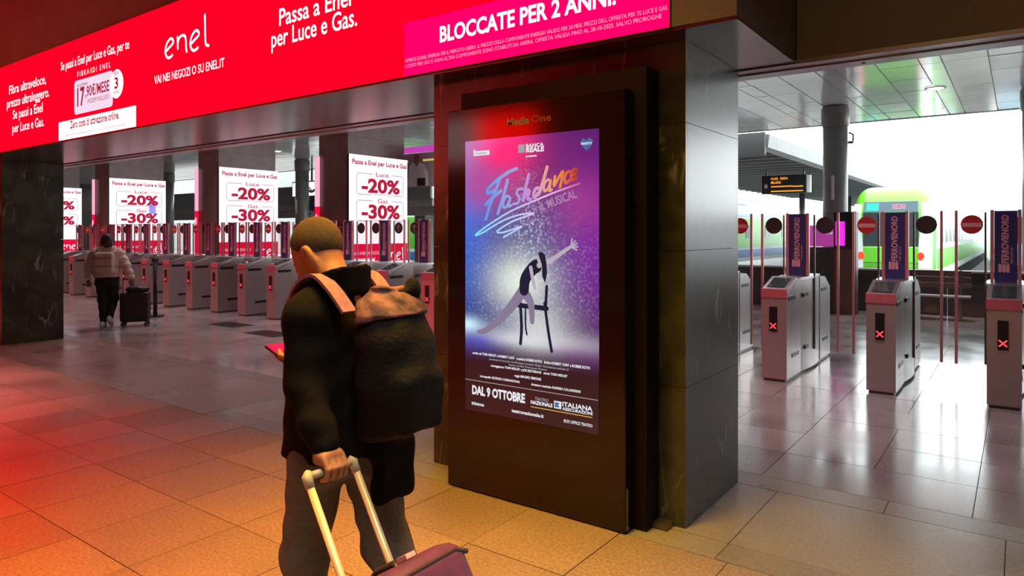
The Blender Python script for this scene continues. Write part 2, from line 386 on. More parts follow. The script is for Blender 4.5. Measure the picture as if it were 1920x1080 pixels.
# ================================================================== STRUCTURE
S_, C_ = math.sin(math.radians(36.2)), math.cos(math.radians(36.2))
def seen(x, y, z):
    """rough size in the photograph's view, used only to choose which repeats become single objects"""
    F = -S_*x+C_*y; R = C_*x+S_*y
    if F < .8: return 0
    u = 960+1300*R/F; v = 437-1300*(z-1.68)/F
    return 1.0/F**2 if -120 < u < 2040 and -100 < v < 1200 else 0
floor = tag(B('floor', 'grout', None, -45, 10, -8, 16.9, -.25, -.004), kind='structure')
_tm = {}
def unit_tile(sx, sy, sz, mat):
    k = (round(sx, 4), round(sy, 4), sz, mat)
    if k not in _tm:
        o = MB().box(-sx/2, sx/2, -sy/2, sy/2, -sz, 0).build('tile', mat, None); _tm[k] = o.data; bpy.data.objects.remove(o)
    return _tm[k]
T = []
def row(xs0, xs1, px, x_ref, y0, y1, mat):
    k0 = math.floor((xs0-x_ref)/px)
    x = x_ref+k0*px
    while x < xs1: T.append((x+px/2, (y0+y1)/2, px-.005, y1-y0-.005, mat)); x += px
for j in range(-12, 3): row(-44, 9, .605, -3.62, 1.67+.61*j, 1.67+.61*(j+1), 'hall_granite')
row(-44, 9, 1.21, -.06, 3.5, 3.72, 'threshold_stone'); row(-44, 9, 1.21, -.06, 3.72, 4.66, 'threshold_stone'); row(-44, 9, 1.21, -.66, 4.66, 4.90, 'threshold_stone')
for j in range(19): row(-44, 9, .61 if j % 3 else 1.22, -.225, 4.90+.615*j, 4.90+.615*(j+1), 'concourse_stone')
T.sort(key=lambda t: -seen(t[0], t[1], 0)*t[2]*t[3])
rest = {}
for i, (x, y, sx, sy, mat) in enumerate(T):
    if i < 292:
        o = bpy.data.objects.new('tile', unit_tile(sx, sy, .02, mat)); COL.objects.link(o); o.parent = floor; o.location = (x, y, random.uniform(-.0008, .0008))
    else:
        rest.setdefault(mat, MB()).box(x-sx/2, x+sx/2, y-sy/2, y+sy/2, -.02, 0)
for mat, mb in rest.items(): tag(mb.build('tile_paving', mat, floor), kind='stuff')

# hall shell (camera side)
tag(B('wall_back', 'hall_plaster', None, -45, 10, -8.3, -8, 0, 5.2), kind='structure')
tag(B('wall_right', 'hall_plaster', None, 9.7, 10, -8, 19.9, 0, 5.2), kind='structure')
tag(B('wall_left', 'hall_plaster', None, -45.3, -45, -8, 19.9, 0, 5.2), kind='structure')
hc = tag(B('ceiling', 'hall_ceiling', None, -45, 10, -8, 4.7, 5.0, 5.2), kind='structure')
for i in range(9): B('beam', 'hall_ceiling', hc, -41.2+5.4*i, -40.7+5.4*i, -7.5, 3.55, 4.86, 4.995)
wf = tag(B('wall_front', 'header_stone', None, -45, -1.17, 3.64, 4.69, 2.80, 4.998), kind='structure')
B('fascia_panel', 'header_stone', wf, -1.525, -1.17, 3.55, 3.638, 2.80, 4.99)
B('fascia_panel', 'hall_ceiling', wf, -45, -1.53, 3.57, 3.638, 3.96, 4.99)
wh = tag(empty('wall_header', (0, 4.7, 2.8)), kind='structure')
for x0, x1 in ((-45, -30), (-30, -20), (-20, -10), (-10, -1.165), (-1.16, 1.35), (1.36, 4), (4.01, 10)): B('stone_panel', 'header_stone', wh, x0, x1-.006, 4.70, 4.94, 2.80, 4.998)
so = tag(empty('trim_1', (0, 4.1, 2.79)), kind='structure')
x = -1.17
while x > -44: B('soffit_panel', 'soffit_metal', so, x-2.146, x, 3.56, 4.66, 2.780, 2.799); x -= 2.15
tr = tag(empty('trim_2', (0, 4.8, 2.78)), kind='structure')
x = 9.9
while x > -44:
    B('edge_strip', 'aluminium', tr, x-2.995, x, 4.70, 4.80, 2.772, 2.799); B('edge_strip', 'aluminium', tr, x-2.995, x, 4.815, 4.955, 2.762, 2.799)
    for q in (.5, 1.7): MB().tube([(x-q, 4.88, 2.764), (x-q, 4.88, 2.759)], .012, 8).build('screw', 'black_plastic', tr)
    x -= 3.0
B('shadow_gap', 'black_plastic', tr, -45, 9.9, 4.80, 4.815, 2.785, 2.799)

# concourse ceiling of glossy metal tiles
cc = tag(B('ceiling', 'steel_dark', None, -45, 10, 4.96, 19.9, 4.592, 4.9), kind='structure')
B('roof_edge', 'canopy_grey', cc, -45, 10, 19.9, 20.05, 4.56, 5.2)
CT = []
xs = []
for k in range(-27, 7):
    b0 = -2.96+1.595*k; xs += [(b0, b0+.32), (b0+.32, b0+.957), (b0+.957, b0+1.595)]
for x0, x1 in xs:
    for j in range(12): CT.append(((x0+x1)/2, 5.62+1.25*j, x1-x0-.022, 1.25-.022))
CT = [t for t in CT if t[1] < 19.7 and -44.5 < t[0] < 9.5]
vis = lambda t: seen(t[0], t[1], 4.58)*t[2]*(1 if 11 < t[1] else .02)
CT.sort(key=lambda t: -vis(t)); mb = MB()
for i, (x, y, sx, sy) in enumerate(CT):
    if i < 290:
        o = bpy.data.objects.new('tile', unit_tile(sx, sy, .02, 'ceiling_tile')); COL.objects.link(o); o.parent = cc; o.location = (x, y, 4.59)
        o.rotation_euler = (random.uniform(-.006, .006), random.uniform(-.006, .006), 0)
    else: mb.box(x-sx/2, x+sx/2, y-sy/2, y+sy/2, 4.57, 4.59)
tag(mb.build('tile_field', 'ceiling_tile', cc), kind='stuff')
def downlight(x, y, label):
    t = empty('downlight', (x, y, 4.565), label, 'ceiling light', 'recessed concourse downlights')
    MB().loft([[(x+r*math.cos(a*math.pi/8), y+r*math.sin(a*math.pi/8), z) for a in range(16)] for r, z in ((.19, 4.568), (.19, 4.552), (.15, 4.548), (.15, 4.566))], False).build('ring', 'white_plate', t, True)
    MB().prism([(x+.15*math.cos(a*math.pi/8), y+.15*math.sin(a*math.pi/8)) for a in range(16)], 4.555, 4.565).build('lens', 'lamp_glow', t)
    l = area('downlight_lamp', (0, 0, 0), .3, .3, (1.0, .72, .78), DLP); l.parent = t; l.location = (0, 0, -.03); l.data.spread = math.radians(95)
DLP = 17
downlight(-1.35, 16.1, 'recessed round downlight in the ceiling above the right-hand gates')
downlight(-21.1, 14.8, 'recessed round downlight seen between the two nearer sign pillars')
downlight(-33.7, 16.2, 'recessed round downlight seen between the two farther sign pillars')
downlight(-9.5, 15.5, 'recessed round downlight above the gates behind the kiosk pillar')

for k in range(7): downlight(-1.4-4.1*k, 7.1, 'added unseen downlight over the passage in front of the gates')  # out-of-view row added to light the concourse and gate fronts
for k in range(4): downlight(-3.6-6.4*k, 9.9, 'added unseen downlight over the middle of the gates')  # more unseen fittings, added as fill above the gates

# ================================================================== PILLARS
def clad_pillar(name, x0, x1, y0, y1, levels, mat, label, group):
    t = empty(name, ((x0+x1)/2, (y0+y1)/2, 0), label, 'pillar', group)
    B('core', 'grout', t, x0+.03, x1-.03, y0+.03, y1-.03, 0, levels[-1])
    for a, b in zip(levels[:-1], levels[1:]):
        a += .0015; b -= .0015
        B('panel', mat, t, x0+.0, x1, y0, y0+.03, a, b); B('panel', mat, t, x0, x1, y1-.03, y1, a, b)
        B('panel', mat, t, x1-.03, x1, y0+.0315, y1-.0315, a, b); B('panel', mat, t, x0, x0+.03, y0+.0315, y1-.0315, a, b)
    return t
LV = [0, .80, 1.58, 2.31, 2.78]
clad_pillar('stone_pillar', -3.46, -1.53, 3.76, 4.67, LV, 'green_marble', 'polished dark green marble pillar behind the lit poster kiosk', 'marble pillars of the hall')
clad_pillar('stone_pillar', -14.2, -12.28, 3.86, 4.69, LV, 'green_marble', 'dark veined marble pillar at the left edge, beside the walking woman', 'marble pillars of the hall')
PB = [-12.3, -17.57, -23.98, -30.6]
nm = ['nearest to the kiosk, left of the dark marble', 'in the middle of the three sign pillars', 'farthest left with a full sign', 'mostly hidden behind the left marble pillar']
for x1, w in zip(PB, nm):
    clad_pillar('sign_pillar', x1-1.02, x1, 10.5, 12.28, [0, 1.3, 2.6, 3.9, 4.565], 'brown_stone', 'brown stone pillar behind the gates, '+w, 'brown pillars behind the gates')

# round columns
def column(x, y, r, label, clamp=True):
    t = empty('round_column', (x, y, 0), label, 'column', 'round concourse columns')
    MB().loft([[(x+r*math.cos(a*math.pi/12), y+r*math.sin(a*math.pi/12), z) for a in range(24)] for z in (0, 4.56)]).build('shaft', 'column_paint', t, True)
    MB().loft([[(x+q*math.cos(a*math.pi/12), y+q*math.sin(a*math.pi/12), z) for a in range(24)] for q, z in ((r+.005, 4.1), (r+.035, 4.15), (r+.035, 4.5), (r+.01, 4.555))]).build('collar', 'column_paint', t, True)
    B('bracket', 'steel_dark', t, x+r+.01, x+r+.12, y-.04, y+.04, 3.70, 3.75)
    MB().tube([(x+r+.11, y, 3.75), (x+r+.11, y, 3.9), (x+r+.02, y, 3.95)], .02, 8).build('hook', 'steel_dark', t)
    B('notice_plate', 'white_plate', t, x-.03, x+.03, y-r-.02, y-r+.004, 2.43, 2.98)
column(-3.39, 17.12, .26, 'round grey column in front of the platforms, behind the first gate right of the pillar')
column(.30, 17.12, .26, 'round grey column at the right edge of the picture')
column(-22.75, 17.12, .26, 'round grey column between the two nearer sign pillars')
column(-33.0, 17.12, .26, 'round grey column just right of the farthest full sign')

# ================================================================== LED FASCIA
LD = 3.55
led = empty('led_fascia_screen', (-15, LD, 2.8), 'long red LED advertising screen running along the top of the hall', 'LED screen')
B('housing', 'black_plastic', led, -30, -1.531, LD+.012, 3.635, 2.795, 3.955)
flat('red_field', 'led_red', led, 'front', LD, [(-30, 2.80), (-3.555, 2.80), (-3.555, 3.95), (-30, 3.95)])
flat('red_field', 'led_red', led, 'front', LD, [(-3.555, 3.18), (-1.535, 3.18), (-1.535, 3.95), (-3.555, 3.95)])
flat('pink_panel', 'led_pink', led, 'front', LD, [(-3.555, 2.80), (-1.535, 2.80), (-1.535, 3.18), (-3.555, 3.18)])
MB().box(-30, -1.531, LD-.006, LD+.012, 2.787, 2.7985).box(-30, -1.531, LD-.006, LD+.012, 3.951, 3.962).box(-1.5345, -1.527, LD-.006, LD+.012, 2.787, 3.962).build('frame', 'black_plastic', led)
L1, L2 = LD-.004, LD-.008
def LT(s, u0, u1, zb, cap, mat='led_white', bold=.008, d=L1): return lettering(s, mat, led, 'front', d, u0, u1, zb, cap, bold)
LT('Fibra ultraveloce,', -11.01, -9.80, 3.55, .115); LT('prezzo ultraleggero.', -11.09, -9.70, 3.375, .115)
LT('Se passi a Enel', -10.88, -9.90, 3.205, .115); LT('per Luce e Gas.', -10.90, -9.86, 3.025, .115)
LT('Se passi a Enel per Luce e Gas, per te', -9.36, -7.64, 3.645, .10)
LT('F I B R A    D I   E N E L', -8.90, -8.07, 3.505, .06, bold=0.0)
flat('gold_dot', 'led_gold', led, 'front', L1, oval(-8.545, 3.535, .03, .035, 12))
flat('price_card', 'led_lilac', led, 'front', L1, rrect(-8.985, -8.015, 3.07, 3.465, .05))
flat('price_roundel', 'led_paper', led, 'front', L1-.001, oval(-7.925, 3.303, .155, .158))
LT('DI LISTINO', -8.90, -8.62, 3.385, .03, 'led_crimson', .02, L2); LT('17', -8.90, -8.70, 3.165, .20, 'led_crimson', .03, L2)
LT(',90€/MESE', -8.68, -8.09, 3.25, .115, 'led_crimson', .02, L2); LT('MODEM INCLUSO.', -8.62, -8.09, 3.165, .05, 'led_crimson', .0, L2)
LT('PER', -7.99, -7.86, 3.395, .04, 'led_crimson', .02, L2); LT('3', -7.97, -7.88, 3.255, .115, 'led_crimson', .03, L2); LT('ANNI', -7.995, -7.855, 3.195, .04, 'led_crimson', .02, L2)
flat('white_strip', 'led_paper', led, 'front', L1, [(-9.42, 2.80), (-7.492, 2.80), (-7.492, 3.022), (-9.42, 3.022)])
LT('Zero costi di attivazione online.', -9.09, -7.86, 2.92, .085, 'led_crimson', .03, L2)
LT('Offerta valida per nuove attivazioni online di Luce e Gas e Fibra di Enel, fino a esaurimento', -9.21, -7.70, 2.838, .02, 'led_crimson', .02, L2)
LT('VAI NEI NEGOZI O SU ENEL.IT', -7.11, -5.84, 3.196, .08)
LT('Passa a Enel', -5.02, -4.12, 3.42, .14, bold=.012); LT('per Luce e Gas.', -5.13, -4.05, 3.255, .14, bold=.012)
LT('BLOCCATE PER 2 ANNI.', -3.21, -1.86, 2.99, .102, bold=.03)
LT('OFFERTE DI ENEL ENERGIA PER IL MERCATO LIBERO. IL PREZZO DELLA COMPONENTE ENERGIA VALIDO PER 24 MESI. PREZZI DELL OFFERTA PER TE LUCE E GAS', -3.54, -1.547, 2.897, .024, 'led_fine', 0)
LT('I COSTI PER USO E OGNI ALTRA COMPONENTE SONO STABILITI DA ARERA. OFFERTA VALIDA FINO AL 20-10-2025. SALVO PROROGHE', -3.54, -1.58, 2.858, .024, 'led_fine', 0)
def enel(parent, plane, depth, u0, z0, w, h, mat):
    """the four round-ended letters of the logo, drawn as strokes; h = height of the l"""
    mb = MB(); X = lambda a: u0+a*w; Z = lambda b: z0+b*h
    e = [(.03, .28), (.10, .36), (.19, .47), (.165, .60), (.10, .61), (.03, .48), (.0, .28), (.03, .10), (.10, .035), (.17, .09)]
    lw = .075*h*1.15
    ribbon(mb, plane, depth, [(X(a), Z(b)) for a, b in e], lw)
    ribbon(mb, plane, depth, [(X(a), Z(b)) for a, b in ((.29, .60), (.295, .42), (.30, .24))], lw)
    ribbon(mb, plane, depth, [(X(a), Z(b)) for a, b in ((.30, .42), (.33, .55), (.39, .61), (.46, .57), (.485, .42), (.49, .20), (.505, .07))], lw)
    ribbon(mb, plane, depth, [(X(a+.585), Z(b)) for a, b in e], lw)
    ribbon(mb, plane, depth, [(X(a), Z(b)) for a, b in ((.905, 1.0), (.91, .7), (.915, .30), (.93, .12), (.985, .06))], lw)
    return mb.build('logo', mat, parent)
enel(led, 'front', L1, -6.89, 3.41, .80, .315, 'led_white')
# the same kind of screen on the opposite side of the hall (seen only as the red glow and reflections)
ol = empty('led_fascia_screen', (-14, -7.8, 2.8), 'red LED advertising screen on the opposite side of the hall, seen reflected in the kiosk', 'LED screen')
B('housing', 'black_plastic', ol, -29, -10.0, -7.98, -7.86, 3.65, 4.90)
B('red_field', 'led_red', ol, -28.9, -10.1, -7.87, -7.85, 3.70, 4.85)
B('white_strip', 'led_paper', ol, -14.2, -12.0, -7.85, -7.845, 3.72, 4.83)

# ================================================================== POSTER KIOSK
KD = 3.48
def poster_material():
    m = bpy.data.materials.new('poster_picture'); m.use_nodes = True; nt = m.node_tree; b = nt.nodes['Principled BSDF']
    N = nt.nodes; L = nt.links
    b.inputs['Base Color'].default_value = (.004, .003, .005, 1); b.inputs['Roughness'].default_value = .13
    tc = N.new('ShaderNodeTexCoord'); sp = N.new('ShaderNodeSeparateXYZ'); L.new(tc.outputs['Object'], sp.inputs[0])
    def math_(op, a, b_=None):
        n = N.new('ShaderNodeMath'); n.operation = op
        for i, v in enumerate((a, b_)):
            if v is None: continue
            if isinstance(v, (int, float)): n.inputs[i].default_value = v
            else: L.new(v, n.inputs[i])
        return n.outputs[0]
    def blob(cx, cz, rx, rz):
        dx = math_('DIVIDE', math_('SUBTRACT', sp.outputs[0], cx), rx); dz = math_('DIVIDE', math_('SUBTRACT', sp.outputs[2], cz), rz)
        return math_('EXPONENT', math_('MULTIPLY', math_('ADD', math_('MULTIPLY', dx, dx), math_('MULTIPLY', dz, dz)), -1.0))
    col = None
    def over(fac, c):
        nonlocal col
        mx = N.new('ShaderNodeMixRGB'); mx.use_clamp = True
        if isinstance(fac, float): mx.inputs[0].default_value = fac
        else: L.new(fac, mx.inputs[0])
        if col is None: mx.inputs[1].default_value = (.018, .008, .03, 1)
        else: L.new(col, mx.inputs[1])
        mx.inputs[2].default_value = (*c, 1); col = mx.outputs[0]
    # u from -.495 (left) to +.495, z from -.873 to .873 about the picture's centre
    over(blob(-.52, .42, .50, .62), (.02, .13, .62)); over(blob(.42, .30, .42, .55), (.17, .012, .27)); over(blob(-.5, .85, .28, .35), (.24, .16, .42))
    over(blob(.1, .62, .40, .30), (.13, .012, .13)); over(blob(-.18, .70, .22, .22), (.62, .01, .13)); over(blob(-.30, .58, .22, .12), (.36, .06, .28))
    over(blob(.36, .45, .2, .16), (.27, .03, .22)); over(blob(-.05, .05, .30, .42), (.10, .10, .22))
    n = N.new('ShaderNodeTexNoise'); n.inputs['Scale'].default_value = 55; n.inputs['Detail'].default_value = 3; L.new(tc.outputs['Object'], n.inputs['Vector'])
    r = N.new('ShaderNodeValToRGB'); r.color_ramp.elements[0].position = .5; r.color_ramp.elements[1].position = .68; L.new(n.outputs['Fac'], r.inputs[0])
    sp1 = math_('MULTIPLY', r.outputs[0], blob(.0, -.08, .42, .36)); over(math_('MULTIPLY', sp1, .3), (.75, .75, .85))
    over(math_('MULTIPLY', math_('MULTIPLY', r.outputs[0], blob(.02, .30, .12, .25)), .6), (.6, .6, .75))
    over(math_('MULTIPLY', blob(-.06, -.02, .22, .16), .75), (.78, .84, .72)); over(math_('MULTIPLY', blob(.08, -.30, .22, .16), .6), (.7, .74, .68))
    over(math_('MULTIPLY', blob(.05, -.38, .5, .06), .75), (.62, .64, .66)); over(math_('MULTIPLY', blob(-.48, -.32, .12, .05), .9), (.55, .8, .95)); over(math_('MULTIPLY', blob(-.40, -.43, .16, .07), .8), (.05, .06, .45)); over(math_('MULTIPLY', blob(.4, -.45, .25, .09), .6), (.16, .05, .2))
    mr = N.new('ShaderNodeMapRange'); mr.inputs['From Min'].default_value = -.40; mr.inputs['From Max'].default_value = -.55; L.new(sp.outputs[2], mr.inputs[0]); over(mr.outputs[0], (.020, .007, .010))
    L.new(col, b.inputs['Emission Color']); b.inputs['Emission Strength'].default_value = 1.25*2**-EXPO
    return m
kio = empty('poster_kiosk', (-2.42, 3.6, 0), 'tall black kiosk with a lit musical poster, in front of the marble pillar', 'advertising kiosk')
B('front_casing', 'kiosk_black', kio, -3.08, -1.768, KD, 3.585, .012, 2.49, ch=.006)
B('rear_casing', 'kiosk_back', kio, -3.05, -1.69, 3.587, 3.755, .0, 2.62)
B('side_bracket', 'steel_dark', kio, -1.689, -1.60, 3.66, 3.755, .0, .03)
B('side_trim', 'aluminium', kio, -1.767, -1.763, KD+.02, KD+.03, .02, .25)
pic = MB().box(-2.922, -1.932, KD-.004, KD-.0005, .53, 2.277).build('screen', None, kio)
pic.data.materials.append(poster_material())
for v in pic.data.vertices: v.co -= Vector((-2.427-kio.location.x, KD-kio.location.y, 1.4035))
pic.location = (-2.427-kio.location.x, KD-kio.location.y, 1.4035)
K1, K2 = KD-.006, KD-.008
def KT(s, u0, u1, zb, cap, mat='poster_white', bold=.0, d=K1, **k): return lettering(s, mat, kio, 'front', d, u0, u1, zb, cap, bold, **k)
KT('Media', -2.584, -2.415, 2.35, .042, 'grey_print', .03, KD-.002); KT('One', -2.40, -2.255, 2.353, .042, 'red_print', .03, KD-.002)
ST = {'F1': [(-2.506, 2.078), (-2.565, 2.061), (-2.641, 2.024), (-2.719, 1.972), (-2.741, 1.942), (-2.719, 1.935), (-2.676, 1.953)],
'F2': [(-2.637, 2.02), (-2.676, 1.939), (-2.719, 1.851), (-2.75, 1.768)], 'F3': [(-2.75, 1.862), (-2.693, 1.906), (-2.628, 1.945)],
'l': [(-2.577, 2.011), (-2.607, 1.917), (-2.637, 1.842), (-2.654, 1.802)],
'a': [(-2.556, 1.898), (-2.582, 1.912), (-2.607, 1.883), (-2.611, 1.845), (-2.586, 1.845), (-2.555, 1.895), (-2.571, 1.848), (-2.548, 1.853)],
's': [(-2.465, 1.952), (-2.498, 1.947), (-2.506, 1.92), (-2.486, 1.899), (-2.498, 1.866), (-2.535, 1.86)],
'h': [(-2.416, 2.037), (-2.441, 1.951), (-2.457, 1.882)], 'h2': [(-2.452, 1.898), (-2.424, 1.941), (-2.412, 1.934), (-2.424, 1.891), (-2.402, 1.887)],
'd': [(-2.282, 2.075), (-2.313, 1.986), (-2.344, 1.913)], 'd2': [(-2.331, 1.947), (-2.36, 1.951), (-2.38, 1.923), (-2.375, 1.896), (-2.346, 1.921)],
'a2': [(-2.258, 1.993), (-2.282, 1.997), (-2.305, 1.966), (-2.3, 1.933), (-2.274, 1.948), (-2.257, 1.99), (-2.266, 1.935), (-2.249, 1.939)],
'n': [(-2.226, 2.016), (-2.234, 1.96), (-2.201, 2.007), (-2.17, 2.044), (-2.191, 1.951)],
'c': [(-2.122, 2.04), (-2.144, 2.035), (-2.159, 2.005), (-2.152, 1.975), (-2.122, 1.99)],
'e': [(-2.115, 2.012), (-2.081, 2.029), (-2.074, 2.051), (-2.1, 2.049), (-2.115, 2.015), (-2.104, 1.991), (-2.07, 2.004)]}
UL = [(-2.056, 1.967), (-2.22, 1.924), (-2.392, 1.87), (-2.556, 1.814), (-2.711, 1.74), (-2.835, 1.668), (-2.772, 1.684), (-2.624, 1.753), (-2.49, 1.792), (-2.384, 1.8), (-2.424, 1.785), (-2.54, 1.752), (-2.658, 1.692), (-2.607, 1.685), (-2.465, 1.722), (-2.54, 1.685), (-2.607, 1.654)]
def ramp_emission(name, stops, x0, x1, s):
    m = bpy.data.materials.new(name); m.use_nodes = True; nt = m.node_tree; nt.nodes.remove(nt.nodes['Principled BSDF'])
    tc = nt.nodes.new('ShaderNodeTexCoord'); sp = nt.nodes.new('ShaderNodeSeparateXYZ'); nt.links.new(tc.outputs['Object'], sp.inputs[0])
    mr = nt.nodes.new('ShaderNodeMapRange'); mr.inputs['From Min'].default_value = x0; mr.inputs['From Max'].default_value = x1; nt.links.new(sp.outputs[0], mr.inputs[0])
    r = nt.nodes.new('ShaderNodeValToRGB'); e = r.color_ramp.elements
    while len(e) > 1: e.remove(e[-1])
    e[0].position = stops[0][0]; e[0].color = (*stops[0][1], 1)
    for p, c in stops[1:]: q = e.new(p); q.color = (*c, 1)
    nt.links.new(mr.outputs[0], r.inputs[0]); em_ = nt.nodes.new('ShaderNodeEmission'); em_.inputs[1].default_value = s*2**-EXPO
    nt.links.new(r.outputs[0], em_.inputs[0]); nt.links.new(em_.outputs[0], nt.nodes['Material Output'].inputs[0]); return m
kx = kio.location.x
tm = ramp_emission('title_colours', [(0, (.16, .33, .85)), (.25, (.33, .42, .82)), (.5, (.62, .3, .75)), (.62, (.85, .4, .45)), (.76, (.95, .35, .08)), (.9, (.85, .12, .03)), (1, (.4, .03, .03))], -2.75-kx, -2.06-kx, .9)
um = ramp_emission('underline_colours', [(0, (.22, .75, .95)), (.4, (.5, .6, .9)), (.7, (.85, .5, .85)), (1, (.6, .12, .3))], -2.84-kx, -2.06-kx, 1.0)
mb = MB()
for k, p in ST.items(): ribbon(mb, 'front', K1-.0002*len(k), p, .022 if k[0] in 'Fldh' else .017)
mb.build('title_lettering', tm, kio)
ribbon(MB(), 'front', K1-.001, UL, .011).build('underline', um, kio)
KT('IL MUSICAL', -2.325, -2.062, 1.813, .05, 'poster_lilac', .02, rot=math.atan2(.074, .244))
flat('badge', 'poster_white', kio, 'front', K1, [(-2.85, 2.178), (-2.72, 2.178), (-2.72, 2.208), (-2.835, 2.208), (-2.845, 2.225), (-2.852, 2.208)]); KT('Fondazione', -2.835, -2.74, 2.187, .013, 'poster_dark', 0, K2)
flat('bank_emblem', 'poster_grey', kio, 'front', K1, [(-2.494, 2.174), (-2.446, 2.174), (-2.446, 2.224), (-2.494, 2.224)])
KT('BANCA', -2.437, -2.306, 2.203, .021, bold=.03); KT('REALE', -2.436, -2.304, 2.174, .026, bold=.05); KT('presenta', -2.437, -2.357, 2.144, .013, bold=.03)
flat('heart_badge', 'poster_blue', kio, 'front', K1, [(-2.052, 2.205), (-2.035, 2.228), (-2.012, 2.215), (-1.99, 2.228), (-1.968, 2.21), (-1.985, 2.175), (-2.012, 2.155), (-2.035, 2.178)]); KT('teatro', -2.048, -1.975, 2.190, .018, 'poster_white', .02, K2)
KT('scritto da TOM HEDLEY e ROBERT CARY   musiche ROBBIE ROTH   liriche ROBERT CARY e ROBBIE ROTH', -2.859, -1.989, .898, .0145, bold=.03)
KT('presentato in accordo con Broadway Licensing Global  Concessione esclusiva di', -2.722, -2.132, .874, .011, 'poster_grey', .02)
KT('basato sul film Paramount Pictures', -2.566, -2.284, .855, .011, 'poster_grey', .02)
KT('sceneggiatura TOM HEDLEY e JOE ESZTERHAS   storia TOM HEDLEY', -2.71, -2.139, .833, .0135, bold=.03)
KT('regia MAURO SIMONE', -2.523, -2.326, .791, .0145, bold=.03); KT('coreografie GIORGIO CAMANDONA', -2.799, -2.483, .756, .0135, bold=.03); KT('direttore musicale ANDREA CALANDRINI', -2.398, -2.051, .754, .0135, bold=.03)
flat('rule', 'poster_grey', kio, 'front', K1, [(-2.921, .7255), (-1.935, .7255), (-1.935, .7295), (-2.921, .7295)])
KT('DAL 9 OTTOBRE', -2.863, -2.444, .640, .052, bold=.045)
KT('TEATRO', -2.371, -2.273, .668, .018, 'poster_grey', .01); KT('NAZIONALE', -2.401, -2.244, .642, .020, bold=.04)
flat('insurer_emblem', 'poster_white', kio, 'front', K1, [(-2.233, .640), (-2.182, .640), (-2.182, .684), (-2.233, .684)]); flat('insurer_mark', 'poster_blue', kio, 'front', K2, [(-2.226, .646), (-2.189, .65), (-2.205, .662), (-2.19, .675), (-2.226, .678)])
KT('ITALIANA', -2.175, -1.972, .660, .025, bold=.03); KT('ASSICURAZIONI', -2.175, -1.972, .637, .017, bold=.03)
flat('gold_rule', 'poster_gold', kio, 'front', K1, [(-2.401, .621), (-1.972, .621), (-1.972, .626), (-2.401, .626)])
KT('teatronazionale.it', -2.546, -2.307, .569, .020, bold=.03); KT('BOX OFFICE TEATRO', -2.164, -1.972, .567, .017, 'poster_white', .02); KT('ticketone', -2.868, -2.765, .570, .02, bold=.03)
# plain stand-in for the poster's artwork: a dancer beside a chair
mb = MB()
ribbon(mb, 'front', K1, [(-2.48, 1.26), (-2.47, 1.10), (-2.478, 1.0)], .022); ribbon(mb, 'front', K1, [(-2.30, 1.26), (-2.275, 1.1), (-2.25, .975)], .02); ribbon(mb, 'front', K1, [(-2.49, 1.235), (-2.285, 1.228)], .03, False)
ribbon(mb, 'front', K1, [(-2.292, 1.24), (-2.285, 1.36)], .02); ribbon(mb, 'front', K1, [(-2.44, 1.235), (-2.44, 1.12), (-2.43, 1.06)], .012); mb.build('poster_chair', 'poster_dark', kio)
mb = MB()
ribbon(mb, 'front', K1-.001, [(-2.455, 1.33), (-2.55, 1.22), (-2.66, 1.12), (-2.76, 1.055), (-2.81, 1.045)], [.075, .025]); ribbon(mb, 'front', K1-.001, [(-2.45, 1.32), (-2.40, 1.25), (-2.39, 1.14)], [.07, .03]); mb.build('poster_legs', 'poster_skin_dim', kio)
ribbon(MB(), 'front', K1-.0015, [(-2.45, 1.33), (-2.44, 1.40), (-2.39, 1.46), (-2.36, 1.48)], [.07, .085]).build('poster_leotard', 'poster_dark', kio)
mb = MB(); ribbon(mb, 'front', K1-.002, [(-2.34, 1.485), (-2.24, 1.525), (-2.16, 1.575), (-2.115, 1.60)], [.034, .018])
for a in (-25, 0, 25, 50, 80): ribbon(mb, 'front', K1-.002, [(-2.115, 1.60), (-2.115+.045*math.cos(math.radians(a)), 1.60+.045*math.sin(math.radians(a)))], .009, False)
ribbon(mb, 'front', K1-.002, [(-2.40, 1.47), (-2.385, 1.40), (-2.37, 1.345)], [.026, .02]); mb.build('poster_arms', 'poster_skin', kio)
flat('poster_head', 'poster_skin', kio, 'front', K1-.0025, oval(-2.325, 1.525, .028, .038, 14)); flat('poster_hair', 'poster_dark', kio, 'front', K1-.003, [(-2.345, 1.56), (-2.32, 1.568), (-2.295, 1.55), (-2.285, 1.50), (-2.28, 1.44), (-2.295, 1.38), (-2.315, 1.42), (-2.318, 1.49), (-2.335, 1.53)])

